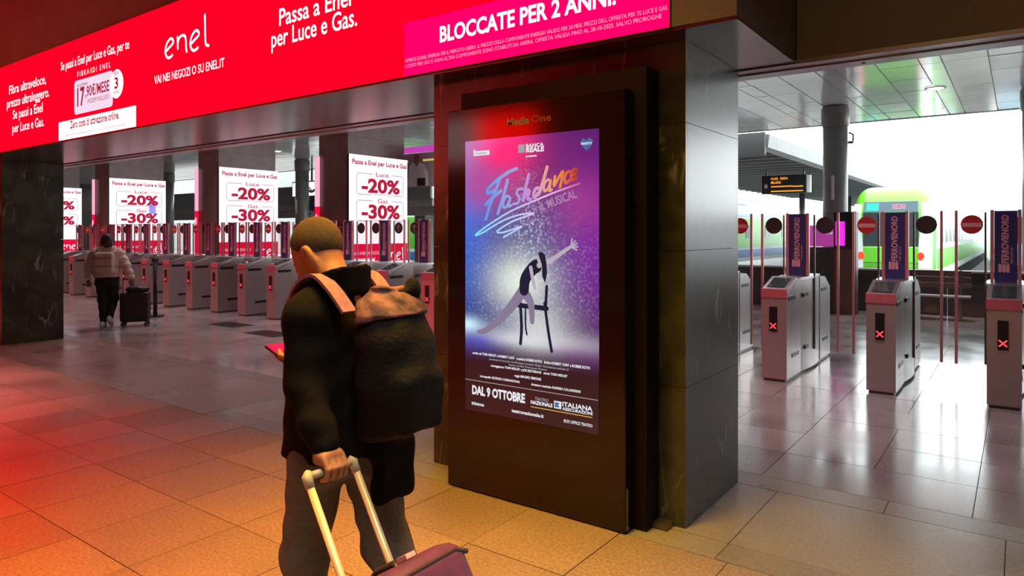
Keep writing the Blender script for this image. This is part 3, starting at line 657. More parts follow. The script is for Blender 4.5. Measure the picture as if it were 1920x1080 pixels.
# ================================================================== LIT SIGNS ON THE BROWN PILLARS
def pillar_sign(px, label, blue=False, mats=('sign_white', 'sign_red')):
    D = px+.07; y0, y1 = 10.47, 12.32; t = empty('pillar_sign', (px+.035, 11.4, .86), label, 'lit sign', 'price signs on the brown pillars')
    B('lightbox', 'black_plastic', t, px+.002, D-.002, y0, y1, .86, 3.485)
    flat('white_face', mats[0], t, 'side', D, [(y0, 1.43), (y1, 1.43), (y1, 3.48), (y0, 3.48)])
    flat('red_face', mats[1], t, 'side', D, [(y0, .865), (y1, .865), (y1, 1.43), (y0, 1.43)])
    d = D+.004
    def t_(s, a, b, z, c, m='sign_text', bold=.02): lettering(s, m, t, 'side', d, y0+a*1.85, y0+b*1.85, z, c, bold)
    t_('Passa a Enel per Luce e Gas', .05, .985, 3.265, .105, bold=.03)
    t_('Luce', .44, .66, 3.01, .10, bold=.01); t_('-20%', .20, .86, 2.635, .30, bold=.04); t_('(COMPONENTE ENERGIA)', .35, .75, 2.565, .035, bold=.0)
    t_('Gas', .47, .64, 2.385, .10, bold=.01); t_('-30%', .20, .86, 2.03, .30, bold=.04); t_('(COMPONENTE GAS)', .38, .72, 1.95, .035, bold=0)
    mb = MB()
    for z0, z1 in ((2.575, 3.06), (1.96, 2.435)):
        for a, b in ((.12, .38), (.92, .72)):
            ribbon(mb, 'side', d, [(y0+b*1.85, z1), (y0+(a+(.02 if b > a else -.02))*1.85, z1), (y0+a*1.85, z1-.05), (y0+a*1.85, z0+.05), (y0+(a+(.02 if b > a else -.02))*1.85, z0), (y0+b*1.85-(.06 if b > a else -.06), z0)], .018, False)
    mb.build('bracket_lines', 'sign_line', t)
    enel(t, 'side', d, y0+1.12, 1.03, .62, .30, 'sign_white')
    lettering('VAI NEI NEGOZI', 'sign_pink', t, 'side', d, y0+.12, y0+.95, 1.18, .07, .02); lettering('O SU ENEL.IT', 'sign_pink', t, 'side', d, y0+.12, y0+.80, 1.03, .07, .02)
    if blue: flat('blue_glitch', 'sign_blue', t, 'side', d-.002, [(y0+1.28, 2.33), (y0+1.50, 2.33), (y0+1.50, 2.80), (y0+1.28, 2.80)])
    e = empty('edge_display', (px-1.06, 10.5, .86), 'narrow white over red strip, left edge of '+label.split(' on ')[1], 'lit sign', 'edge displays on the brown pillars')
    B('lightbox', 'black_plastic', e, px-1.09, px-1.022, 10.44, 12.3, .86, 3.485)
    B('white_face', 'sign_pink', e, px-1.10, px-.94, 10.43, 10.465, 2.30, 3.48, ch=.01); B('red_face', 'sign_red', e, px-1.10, px-.94, 10.43, 10.465, .87, 2.299, ch=.01)
    flat('roundel', 'sign_pink', e, 'front', 10.428, oval(px-1.03, 2.0, .06, .13, 14))
pillar_sign(PB[0], 'white and red price sign on the sign pillar nearest to the kiosk')
pillar_sign(PB[1], 'white and red price sign on the middle sign pillar', mats=('sign_white', 'sign_red'))
pillar_sign(PB[2], 'white and red price sign with a blue glitch patch on the sign pillar farthest left', True)
pillar_sign(PB[3], 'price sign cut off by the marble pillar, on the half-hidden sign pillar')

# ================================================================== TICKET GATES
GY, GW = 8.10, .275
def make_gate(x0):
    t = empty('ticket_gate', (x0+GW/2, GY, 0), '-', 'ticket gate', 'row of steel ticket gates')
    x1 = x0+GW; y = GY; xm = (x0+x1)/2
    B('plinth', 'steel_dark', t, x0+.02, x1-.02, y+.02, y+2.18, 0, .03)
    # front pedestal with a sloping top
    MB().prism([(y, .03), (y+.62, .03), (y+.62, 1.145), (y+.44, 1.145), (y+.006, .945), (y, .945)], x0, x1, 'x').build('pedestal', 'steel', t)
    cap = MB().prism([(y-.006, .948), (y+.02, .948), (y+.02, 1.035), (y+.012, 1.05), (y-.006, 1.045)], x0-.004, x1+.004, 'x').build('front_cap', 'red_lit_cap', t)
    MB().prism([(y+.021, .962), (y+.43, 1.148), (y+.43, 1.168), (y+.021, 1.048)], x0, x1, 'x').build('top_cover', 'aluminium', t)
    MB().prism([(y+.06, 1.061), (y+.36, 1.149), (y+.36, 1.155), (y+.06, 1.067)], x0+.04, x1-.04, 'x').build('reader', 'reader_glass', t)
    dp = B('display', 'black_plastic', t, x0+.085, x0+.172, y-.008, y+.002, .562, .845)
    mb = MB()
    for a, b in (((.10, .60), (.157, .655)), ((.10, .655), (.157, .60))): ribbon(mb, 'front', y-.010, [(x0+a[0], a[1]), (x0+b[0], b[1])], .013, False)
    mb.build('red_cross', 'red_led_cross', dp)
    # bulging middle cabinet that the wings fold into
    n = 10; pl = [(x1-.01+.045*math.sin(math.pi*i/n), y+.625+.98*i/n) for i in range(n+1)]; pr = [(2*xm-p[0], p[1]) for p in reversed(pl)]
    MB().prism(pl+pr, .03, 1.12).build('wing_cabinet', 'steel', t)
    big = [(xm+(p[0]-xm)*1.08, p[1]) for p in pl+pr]
    MB().prism(big, 1.121, 1.15).build('cabinet_lid', 'aluminium', t)
    MB().prism([(y+1.61, .03), (y+2.2, .03), (y+2.2, .95), (y+1.9, 1.10), (y+1.61, 1.12)], x0, x1, 'x').build('rear_pedestal', 'steel', t)
    for yy, zz in ((y+.06, .915), (y+.66, .915), (y+1.68, .915), (y+.22, .25), (y+.75, .28), (y+1.75, .25)):
        for xa, xb in ((x1-.002, x1+.006), (x0-.006, x0+.002)):
            if y+.62 < yy < y+1.6: xa += .012 if xa > xm else -.012; xb += .018 if xb > xm else -.018
            B('vent_slot', 'black_plastic', t, xa, xb, yy, yy+.30, zz, zz+.045)
    # banner
    yb = y+1.03
    bn = B('banner', 'navy_panel', t, x0+.035, x1-.035, yb, yb+.03, 1.151, 1.92)
    for xa in (x0, x1-.034): B('side_rail', 'salmon_rail', bn, xa, xa+.033, yb-.012, yb+.035, 1.151, 1.93)
    me = lettering('FERROVIENORD', 'pale_pink_print', bn, 'front', yb-.003, xm+.022, xm+.022+.52, 1.355, .058, .03, rot=math.pi/2)
    lettering('FNM GROUP', 'pale_pink_print', bn, 'front', yb-.003, xm+.062, xm+.062+.17, 1.355, .022, .0, rot=math.pi/2)
    mb = MB()
    for q in (-.05, -.012, .026): ribbon(mb, 'front', yb-.003, [(xm-.018+q*.9+.012, 1.27), (xm-.018+q*.9+.012, 1.335)], .03, False)
    mb.build('emblem', 'pale_pink_print', bn)
    # glass wings to both sides
    yw = y+1.10; reach = .33
    for s in (-1, 1):
        xa = x1+.035 if s > 0 else x0-.035; xb = xa+s*(reach-.035)
        g = B('glass_wing', 'clear_glass', t, min(xa, xb), max(xa, xb), yw, yw+.010, .225, 1.93)
        e0, e1 = (xb-s*.028, xb)
        B('edge_rail', 'salmon_rail', g, min(e0, e1), max(e0, e1), yw-.008, yw+.018, .22, 1.932)
        B('hinge_rail', 'steel_dark', g, min(xa, xa+s*.02), max(xa, xa+s*.02), yw-.006, yw+.016, .24, 1.91)
    return t
def sticker(gate, side, kind):
    """round stickers high on a wing"""
    gx = gate.location.x; y = GY+1.10-.003; w = [c for c in gate.children if c.name.startswith('glass_wing')][0 if side < 0 else 1]
    cx = gx+side*(GW/2+.17); cz = 1.775; r = .105
    if kind == 'red':
        st = MB().prism([(a, b) for a, b in oval(cx, cz, r, r)], y-.002, y+.002, 'y').build('no_entry_sticker', 'no_entry_red', w)
        B('bar', 'no_entry_bar', st, cx-r*.86, cx+r*.86, y-.004, y-.002, cz-.028, cz+.018)
    elif kind == 'arrow':
        st = MB().prism(oval(cx, cz, r, r), y-.002, y+.002, 'y').build('arrow_sticker', 'sticker_black', w)
        mb = MB(); ribbon(mb, 'front', y-.004, [(cx, cz-.07), (cx, cz+.06)], .022, False); ribbon(mb, 'front', y-.004, [(cx-.045, cz+.01), (cx, cz+.065), (cx+.045, cz+.01)], .02, False); mb.build('arrow', 'sticker_grey', st)
    else:
        MB().prism(oval(cx, cz, r, r), y-.002, y+.002, 'y').build('round_sticker', 'sticker_black', w)
GX = [.80, -.255, -1.303, -2.383, -3.43, -4.48, -5.53, -6.58, -7.73, -8.78, -9.80, -10.83, -11.87, -12.86, -13.86, -14.86, -15.85, -16.85, -17.85, -18.85, -19.85, -20.85, -21.85, -22.85]
GL = ['beyond the right edge of the picture', 'at the right edge of the picture', 'with an empty passage on both sides, second from the right edge', 'standing clear just right of the marble pillar', 'half hidden by the right edge of the marble pillar',
      'hidden by the marble pillar', 'hidden by the marble pillar', 'hidden by the marble pillar', 'whose red-lit front peeks out just left of the marble pillar', 'with its red-lit front just right of the backpack', "hidden behind the man's head and back", "hidden behind the man's shoulder",
      'just left of the walking man', 'second to the left of the walking man', 'third to the left of the walking man', 'fourth to the left of the walking man, below the middle price sign', 'fifth to the left of the walking man, behind the black post',
      'just right of the rolling black case', 'right behind the rolling black case', "behind the woman's right arm", 'directly behind the woman', "behind the woman's left arm", 'last one visible beside the left marble pillar', 'mostly hidden by the left marble pillar']
proto = make_gate(0.0); gates = []
for i, (x, l) in enumerate(zip(GX, GL)):
    g = proto if i == 0 else copy_tree(proto); g.location = (x+GW/2, GY, 0); g['label'] = 'steel ticket gate '+l; gates.append(g)
for i, g in enumerate(gates):
    if i in (1, 2, 3): ks = {-1: 'red' if i < 3 else 'black', 1: 'black'}
    elif i == 4: ks = {-1: 'red', 1: 'red'}
    elif i in (8, 9, 10, 11, 12): ks = {-1: 'arrow' if i % 2 else 'black', 1: 'black' if i % 2 else 'arrow'}
    else: ks = {-1: 'black', 1: 'red'}
    for s, k in ks.items(): sticker(g, s, k)

# black barrier post and dark floor hatches on the way to the gates
bp = empty('barrier_post', (-14.0, 7.0, 0), 'thin black barrier post on a flat foot in front of the gates', 'post')
MB().tube([(-14.0, 7.0, .02), (-14.0, 7.0, 1.15)], .04, 12).build('pole', 'black_plastic', bp, True)
MB().prism([(-14.0+.17*math.cos(a*math.pi/10), 7.0+.17*math.sin(a*math.pi/10)) for a in range(20)], 0.001, .025).build('foot', 'black_plastic', bp)
B('belt_head', 'black_plastic', bp, -14.05, -13.95, 6.95, 7.05, 1.10, 1.18, ch=.01)
for x, y, l in ((-11.66, 7.2, 'dark metal floor hatch left of the walking man'), (-10.1, 6.95, "dark metal floor hatch partly hidden by the man's jacket")):
    h = empty('floor_hatch', (x, y, 0), l, 'floor hatch', 'dark hatches in the concourse floor')
    B('frame', 'steel_dark', h, x-.42, x+.42, y-.22, y+.22, .001, .006); B('cover', 'black_plastic', h, x-.39, x+.39, y-.19, y+.19, .006, .009)

# ================================================================== BEYOND THE GATES
tag(B('ground', 'ballast', None, -160, 60, 16.9, 160, -1.3, -1.1), kind='structure')
def platform(x0, x1, y1=120): return tag(B('platform', 'concrete', None, x0, x1, 17.5, y1, -1.1, 0), kind='structure')
platform(-13.2, -6.1); platform(2.2, 9.5); platform(-28.3, -17.9); platform(-45, -32)
pe = tag(B('platform', 'concrete', None, -160, 60, 16.9, 17.5, -1.1, -.004), kind='structure')
# low dark barrier with pale coping at the head of the tracks
br = empty('track_end_barrier', (-2.4, 16.7, 0), 'low dark barrier with pale coping in front of the green train', 'barrier')
x = -5.9
while x < 2.4: B('panel', 'dark_barrier', br, x, x+1.17, 16.62, 16.74, 0, .88); x += 1.18
B('coping', 'coping', br, -5.92, 2.4, 16.58, 16.78, .88, .92)
bk = empty('bench', (-1.45, 15.9, 0), 'pale slatted bench with a reddish back before the green train', 'bench')
for k in range(3): B('seat_slat', 'coping', bk, -2.0, -.75, 15.62+.14*k, 15.74+.14*k, .44, .47)
for z in (.60, .72, .84): B('back_slat', 'brown_box', bk, -2.0, -.75, 16.04, 16.07, z, z+.10)
for xx in (-1.85, -.95): B('leg', 'steel_dark', bk, xx, xx+.06, 15.64, 16.03, 0, .44); B('back_post', 'steel_dark', bk, xx, xx+.05, 16.07, 16.11, 0, .95)
tt = empty('info_totem', (-3.3, 15.75, 0), 'brown info totem with bright magenta screens behind the gates', 'totem')
B('post', 'brown_box', tt, -3.12, -2.70, 15.6, 15.85, 0, 2.12); B('screen_frame', 'black_plastic', tt, -3.11, -2.71, 15.57, 15.6, 1.35, 2.1)
B('screen', 'magenta_screen', tt, -3.08, -2.90, 15.56, 15.572, 1.42, 1.92)
B('cabinet', 'dark_barrier', tt, -3.75, -3.13, 15.65, 15.95, 0, 1.38); B('side_screen', 'magenta_soft', tt, -3.75, -3.13, 15.63, 15.68, 1.40, 1.84)
lettering('INFO', 'sign_white', tt, 'front', 15.622, -3.30, -3.15, 1.66, .06, .02)
vb = empty('wall_cabinet', (-6.9, 16.2, 0), 'small white cabinet beyond the gates, left of the first blue banner', 'cabinet')
B('body', 'white_plate', vb, -6.0, -5.55, 16.0, 16.3, .35, 1.0, ch=.02); B('leg', 'steel_dark', vb, -5.96, -5.9, 16.1, 16.2, 0, .35); B('leg', 'steel_dark', vb, -5.65, -5.59, 16.1, 16.2, 0, .35)

# trains
def train_ring(x, y, hw, z0, z1, rt=.55, rb=.15):
    pts = []
    for cx, cz, r, a in ((hw-rt, z1-rt, rt, 0), (-hw+rt, z1-rt, rt, 90), (-hw+rb, z0+rb, rb, 180), (hw-rb, z0+rb, rb, 270)):
        for i in range(6):
            t = math.radians(a+18*i); pts.append((x+cx+r*math.cos(t), y, cz+r*math.sin(t)))
    return pts
def side_band(t, name, mat, xs, y0, y1, z0, z1): return B(name, mat, t, xs-.012, xs+.012, y0, y1, z0, z1)
def train_front(cx, y0, y1, label, shell, display=True):
    hw = 1.45; t = empty('train', (cx, y0, -1.0), label, 'train', 'commuter trains at the platforms')
    MB().loft([train_ring(cx, y0+d, w, z0, z1, r) for d, w, z0, z1, r in ((0, 1.12, .25, 2.5, .35), (.12, 1.27, .15, 3.05, .5), (.5, 1.38, .05, 3.45, .62), (1.1, 1.43, -.1, 3.62, .62), (1.9, 1.45, -.2, 3.65, .6))]).build('cab_shell', shell, t, True)
    MB().loft([train_ring(cx, y0+d, hw, -.35, 3.65, .6) for d in (1.91, y1-y0)]).build('body', 'train_white', t, True)
    B('skirt', 'train_grey', t, cx-1.25, cx+1.25, y0-.05, y0+1.6, -.75, .22, ch=.12); B('underframe', 'train_dark', t, cx-1.3, cx+1.3, y0+1.6, y1, -1.0, -.36)
    side_band(t, 'green_stripe', 'train_green', cx+hw, y0+2.2, y1, .1, 1.0)
    k = 0
    yy = y0+4
    while yy < min(y1-2, y0+46):
        w = side_band(t, 'window', 'train_glass', cx+hw, yy, yy+1.5, 1.25, 2.2); yy += 2.3
    # windscreen follows the raked front
    MB().prism([(y0-.03, 1.15), (y0-.03, 2.52), (y0+.3, 2.52), (y0+.3, 1.15)], cx-1.0, cx+1.0, 'x').build('windscreen', 'train_glass', t)
    for s in (-1, 1):
        MB().loft([[(cx+s*a, y0+b, z) for a, b in ((1.0+.10*(z > 2), -.035), (1.28, .03), (1.43, .5), (1.3, .6), (1.0, .3))] for z in (.25, 1.1, 2.2, 2.9)]).build('corner_fairing', 'train_white', t)
        MB().prism(oval(cx+s*1.08, .75, .12, .16, 12), y0-.05, y0+.1, 'y').build('tail_lamp', 'tail_lamp', t)
    if display:
        dsp = MB().prism([(y0-.032, 2.55), (y0+.085, 2.97), (y0+.3, 2.97), (y0+.3, 2.55)], cx-.98, cx+.98, 'x').build('destination_display', 'train_display', t)
        MB().prism([(y0-.038, 2.6), (y0+.06, 2.92), (y0+.1, 2.92), (y0+.1, 2.6)], cx-.88, cx-.42, 'x').build('cyan_square', 'cyan_square', dsp)
        lettering('0530', 'sign_pink', dsp, 'front', y0-.045, cx+.08, cx+.55, 2.66, .2, .04)
    B('lower_panel', shell, t, cx-1.02, cx+1.02, y0-.04, y0+.3, .45, 1.12, ch=.04); B('coupler', 'train_dark', t, cx-.2, cx+.2, y0-.5, y0, -.35, -.05, ch=.04)
    wp = MB().tube([(cx+.1, y0-.06, 1.15), (cx+.55, y0-.06, 1.75)], .02, 6).build('wiper', 'train_dark', t)
    for s in (-.75, .75): MB().prism([(y0+4+.45*math.cos(a*math.pi/10), -.65+.45*math.sin(a*math.pi/10)) for a in range(20)], cx+s-.06, cx+s+.06, 'x').build('wheel', 'train_dark', t)
    return t
train_front(-4.26, 32.0, 95, 'bright green train front with red tail lamps standing at the platform', 'train_green')
train_front(.05, 45.0, 95, 'pale blue train front half hidden by the right-hand column', 'train_paleblue', False)
def train_side(xr, y0, y1, label):
    t = empty('train', (xr-1.45, y0, -1.0), label, 'train', 'commuter trains at the platforms')
    MB().loft([train_ring(xr-1.45, y0+d, w, -.35, z, r) for d, w, z, r in ((0, 1.1, 2.6, .5), (.4, 1.3, 3.2, .6), (1.2, 1.45, 3.6, .65), (y1-y0, 1.45, 3.6, .65))]).build('body', 'train_white', t, True)
    side_band(t, 'green_band', 'train_green', xr, y0+1.3, y1, .75, 2.65); side_band(t, 'blue_stripe', 'train_blue', xr, y0+1.3, y1, .05, .55); side_band(t, 'roof_stripe', 'train_paleblue', xr, y0+1.3, y1, 2.75, 2.95)
    B('front_mask', 'train_green', t, xr-2.45, xr-.45, y0-.05, y0+.3, .5, 2.0, ch=.05); B('windscreen', 'train_glass', t, xr-2.4, xr-.5, y0-.07, y0+.1, 1.3, 2.3, ch=.03)
    B('underframe', 'train_dark', t, xr-2.7, xr-.2, y0+.6, y1, -1.0, -.36)
    yy = y0+3
    while yy < min(y1-2, y0+24): side_band(t, 'window', 'train_glass', xr+.015, yy, yy+1.3, 1.35, 2.2); yy += 4.4
train_side(-14.9, 44, 90, 'white and green train side left of the first blue banner, beyond the far platform')
train_side(-29.6, 28, 75, 'green and white train side just left of the marble pillar')

# platform canopies
cp = empty('platform_canopy', (-9.5, 21, 0), 'dark platform canopy with a ribbed underside over the near platform', 'canopy')
B('roof_deck', 'canopy_dark', cp, -13.2, -6.2, 21, 80, 4.30, 4.42)
B('end_fascia', 'canopy_dark', cp, -13.3, -6.05, 20.85, 21.0, 4.0, 4.66)
MB().prism([(-6.2, 4.14), (-6.0, 4.22), (-5.95, 4.60), (-6.2, 4.62)], 21.0, 80, 'y').build('edge_fascia', 'canopy_grey', cp)
for k in range(28): B('rafter', 'canopy_grey', cp, -13.1, -6.21, 21.5+1.1*k, 21.62+1.1*k, 4.16, 4.30)
for yy in (27, 40, 53): MB().tube([(-9.6, yy, 0), (-9.6, yy, 4.3)], .15, 12).build('post', 'steel_dark', cp, True)
c2 = empty('platform_canopy', (-20, 30, 0), 'grey canopy with a row of edge lamps over the farther platform', 'canopy')
MB().prism([(-16.6, 3.95), (-16.6, 4.25), (-21.5, 6.6), (-27.5, 5.2), (-27.5, 4.9), (-21.5, 6.2)], 20.6, 85, 'y').build('roof', 'canopy_grey', c2)
B('edge_beam', 'concrete', c2, -16.75, -16.5, 20.6, 85, 3.8, 4.05)
for k in range(16): MB().loft([[(-16.4+r*math.cos(a*math.pi/5), 22+3.4*k+r*math.sin(a*math.pi/5), z) for a in range(10)] for r, z in ((.04, 3.9), (.14, 3.85), (.16, 3.75), (.05, 3.66))]).build('lamp', 'lamp_glow', c2, True)
for yy in (26, 36, 46): MB().tube([(-21.5, yy, 0), (-21.5, yy, 6.3)], .16, 12).build('post', 'steel_dark', c2, True)

# departures board hung from the canopy
db = empty('departure_board', (-7.2, 28, 3.1), 'black departures board with amber lines hanging below the canopy', 'departure board')
B('case', 'black_plastic', db, -8.25, -6.55, 28.0, 28.18, 3.22, 3.93, ch=.02)
for xx in (-8.1, -6.7): B('hanger', 'steel_dark', db, xx, xx+.06, 28.05, 28.11, 3.93, 4.16)
B('edge_light', 'coping', db, -6.545, -6.42, 28.02, 28.16, 3.24, 3.90)
lettering('15:02  RE54', 'amber_led', db, 'front', 27.99, -7.88, -7.25, 3.76, .09, .02); lettering('MILANO', 'amber_led', db, 'front', 27.99, -7.88, -7.5, 3.61, .09, .03)
for z, a, b in ((3.475, -7.88, -7.05), (3.46, -7.05, -6.68), (3.29, -7.88, -6.68)): flat('text_line', 'amber_led', db, 'front', 27.99, [(a, z), (b, z), (b, z+.045), (a, z+.045)])
flat('operator_mark', 'sticker_grey', db, 'front', 27.99, oval(-8.07, 3.52, .07, .09, 14))

# bright signs, clock and number plate beyond the left-hand gates
sg = empty('direction_sign', (-24.8, 19.4, 3.3), 'lit white direction sign with an arrow hanging left of the round column', 'sign')
B('case', 'steel_dark', sg, -26.5, -23.4, 19.4, 19.6, 3.28, 3.98); flat('lit_face', 'exit_sign_glow', sg, 'front', 19.385, [(-26.45, 3.33), (-23.45, 3.33), (-23.45, 3.93), (-26.45, 3.93)])
mb = MB(); ribbon(mb, 'front', 19.375, [(-25.8, 3.46), (-25.45, 3.58), (-25.1, 3.5), (-24.85, 3.58)], .12); ribbon(mb, 'front', 19.37, [(-25.4, 3.78), (-25.1, 3.58), (-25.4, 3.44)], .08, False); mb.build('pictogram', 'train_grey', sg)
for xx in (-26.0, -23.9): B('hanger', 'steel_dark', sg, xx, xx+.06, 19.47, 19.53, 3.98, 4.568)
npl = empty('platform_number_sign', (-25.6, 19.7, 2.0), 'small blue plate with a white square and the number 5', 'sign')
B('plate', 'sign_blue_plate', npl, -25.95, -25.25, 19.70, 19.76, 2.06, 2.92); B('white_square', 'white_plate', npl, -25.87, -25.33, 19.68, 19.70, 2.16, 2.66)
lettering('5', 'sign_blue_plate', npl, 'front', 19.67, -25.73, -25.47, 2.24, .34, .02); B('post', 'steel_dark', npl, -25.64, -25.56, 19.761, 19.81, 0, 4.568)
ck = empty('station_clock', (-32.5, 19.6, 2.9), 'round white station clock on a dark bracket', 'clock')
MB().prism(oval(-32.5, 3.11, .45, .45), 19.5, 19.68, 'y').build('case', 'steel_dark', ck); MB().prism(oval(-32.5, 3.11, .39, .39), 19.48, 19.499, 'y').build('dial', 'white_plate', ck)
mb = MB(); ribbon(mb, 'front', 19.475, [(-32.5, 3.11), (-32.5, 3.40)], .04, False); ribbon(mb, 'front', 19.47, [(-32.5, 3.11), (-32.35, 2.98)], .045, False); mb.build('hands', 'black_plastic', ck)
B('bracket', 'steel_dark', ck, -32.58, -32.42, 19.55, 19.64, 3.56, 4.568)
# upper walkway across the far left, with a billboard and a lit strip
wk = empty('upper_walkway', (-42, 20.5, 0), 'grey upper walkway spanning behind the left-hand gates', 'walkway')
B('deck', 'concrete', wk, -70, -18.5, 20.0, 24.0, 2.75, 3.05); B('parapet', 'canopy_grey', wk, -70, -18.5, 19.9, 20.0, 3.05, 3.75); B('handrail', 'aluminium', wk, -70, -18.5, 19.86, 19.98, 3.75, 3.82); B('lower_beam', 'concrete', wk, -70, -18.5, 20.3, 20.6, 2.4, 2.75)
for k in range(7): B('pier', 'canopy_grey', wk, -66+7.5*k, -65.4+7.5*k, 21.6, 22.4, 0, 2.75)
bw = tag(B('wall_far', 'canopy_grey', None, -160, -30.5, 60, 61, -1, 12), kind='structure')
bb = empty('billboard', (-12.0, 12.9, 2.9), 'hanging advertisement with a figure in a white shirt under a magenta strip', 'billboard')
B('panel', 'sticker_grey', bb, -13.3, -10.9, 12.85, 12.93, 2.86, 3.72); B('magenta_strip', 'magenta_strip', bb, -13.3, -10.9, 12.80, 12.84, 3.73, 3.88)
flat('white_shirt', 'white_plate', bb, 'front', 12.845, [(-12.75, 2.88), (-12.0, 2.88), (-12.02, 3.2), (-12.15, 3.42), (-12.32, 3.5), (-12.42, 3.42), (-12.52, 3.5), (-12.68, 3.4)]); flat('neck', 'skin', bb, 'front', 12.843, [(-12.52, 3.5), (-12.42, 3.38), (-12.32, 3.5), (-12.33, 3.70), (-12.5, 3.70)]); flat('dark_object', 'black_plastic', bb, 'front', 12.842, [(-12.4, 2.88), (-12.12, 2.88), (-12.12, 3.08), (-12.4, 3.08)])
flat('gold_line', 'billboard_strip', bb, 'front', 12.843, [(-13.25, 3.50), (-12.72, 3.50), (-12.72, 3.55), (-13.25, 3.55)]); flat('gold_line', 'billboard_strip', bb, 'front', 12.843, [(-12.2, 3.50), (-10.95, 3.50), (-10.95, 3.55), (-12.2, 3.55)])
for xx in (-13.1, -11.1): B('hanger', 'steel_dark', bb, xx, xx+.04, 12.86, 12.9, 3.89, 4.568)

# ================================================================== WALKING MAN (back view)
MX, MY = -2.05, 1.72
w = basis((MX, MY, 0), (-1, 0)); man = empty('person', (MX, MY, 0), 'man in a black jacket looking down at a phone, pulling a suitcase, seen from behind', 'person')
HC = np.array((.135, .0, 1.60)); HP = math.radians(34); HT = math.radians(10)
def head_local(p):
    q = p-HC; c, s = math.cos(HT), math.sin(HT); x = q[..., 0]*c+q[..., 1]*s; y = -q[..., 0]*s+q[..., 1]*c
    c, s = math.cos(HP), math.sin(HP); return np.stack((x*c-q[..., 2]*s, y, x*s+q[..., 2]*c), -1)
def head(p):
    q = head_local(p); qa = q.copy(); qa[..., 1] = np.abs(q[..., 1])
    d = ell(q, (-.012, 0, .035), (.103, .082, .102)); d = smin(d, ell(q, (.035, 0, -.035), (.068, .062, .09)), .05); d = smin(d, ell(q, (.055, 0, -.095), (.035, .036, .03)), .04)
    d = smin(d, cone(q, (.098, 0, .005), (.122, 0, -.035), .010, .017), .02); d = smin(d, ell(qa, (.045, .052, -.03), (.03, .02, .022)), .03)
    d = smax(d, -ell(qa, (.108, .034, .012), (.02, .02, .012)), .012); d = smin(d, ell(qa, (.088, .033, .010), (.014, .014, .012)), .004)
    d = smin(d, ell(q, (.098, 0, -.072), (.012, .026, .009)), .01)
    e = ell(qa, (-.018, .086, -.012), (.024, .013, .036)); e = smax(e, -ell(qa, (-.008, .098, -.010), (.013, .011, .022)), .006); d = smin(d, e, .008)
    n = cone(p, HC+(-.055, 0, -.05), (-.02, 0, 1.42), .062, .075); return smin(d, n, .04)
def finger(p, pts, r): return chain(p, pts, r, .004)
GB = np.array((-.207, .22, .897))      # grip of the trolley handle
def lhand(p):
    d = smin(cone(p, GB+(.045, -.005, .115), GB+(.018, 0, .045), .030, .034), rbox(p, GB+(.012, .0, .040), (.030, .047, .022), .015), .02)
    for i, (o, k) in enumerate(((-.036, .92), (-.012, 1.0), (.012, .97), (.036, .85))):
        d = smin(d, finger(p, [GB+(-.012, o, .040), GB+(-.036*k, o, .012), GB+(-.030*k, o, -.020*k), GB+(-.002, o, -.027)], [.0115, .0105, .0095, .0085]), .006)
    return smin(d, finger(p, [GB+(.030, -.040, .045), GB+(.036, -.034, .010), GB+(.020, -.020, -.018)], [.014, .012, .0095]), .008)
PH = np.array((.39, -.03, 1.19))
def rhand(p):
    d = smin(cone(p, PH+(-.13, -.05, -.035), PH+(-.07, -.03, -.03), .028, .03), rbox(p, PH+(-.045, -.02, -.030), (.045, .042, .014), .012), .02)
    for i, o in enumerate((-.05, -.03, -.008, .014)):
        d = smin(d, finger(p, [PH+(-.015, o, -.028), PH+(.02, o-.004, -.026), PH+(.05-.006*i, o, -.020)], [.0105, .0095, .0085]), .005)
    return smin(d, finger(p, [PH+(-.06, .022, -.022), PH+(-.035, .044, -.004), PH+(-.01, .034, .012)], [.013, .0115, .009]), .008)
def larm(p): return chain(p, [(0, 0, 1.36), (.0, .14, 1.40), (-.04, .19, 1.16), GB+(.045, -.005, .115), GB+(.03, -.003, .07)], [.07, .05, .042, .032, .03], .02)
def rarm(p): return chain(p, [(0, 0, 1.36), (.0, -.14, 1.40), (.08, -.20, 1.17), PH+(-.13, -.05, -.035), PH+(-.07, -.03, -.03)], [.07, .05, .042, .03, .03], .02)
soft('body', 'skin', man, [([(head, (-.12, -.16, 1.40), (.32, .16, 1.78)), (lambda p: cone(p, (-.02, 0, 1.46), (0, 0, 1.2), .07, .09), (-.12, -.12, 1.1), (.12, .12, 1.55)), (lhand, GB+(-.07, -.08, -.06), GB+(.12, .08, .19)), (rhand, PH+(-.2, -.12, -.08), PH+(.09, .09, .05)),
    (larm, (-.26, -.06, .93), (.1, .27, 1.47)), (rarm, (-.08, -.28, 1.08), (.42, .06, 1.47))], (-.32, -.3, .82), (.6, .32, 1.80), .005)], w)
def hair(p):
    q = head_local(p); d = ell(q, (-.013, 0, .036), (.1085, .087, .107))
    qa = np.abs(q[..., 1]); d = smax(d, -(q[..., 2]-.92*q[..., 0]-.012+.25*np.maximum(qa-.04, 0)), .012)
    return smax(d, -ell(np.stack((q[..., 0], qa, q[..., 2]), -1), (-.005, .09, -.015), (.034, .03, .040)), .006)
soft('hair', 'hair_short', man, [(hair, (-.05, -.13, 1.46), (.3, .13, 1.78), .005)], w)
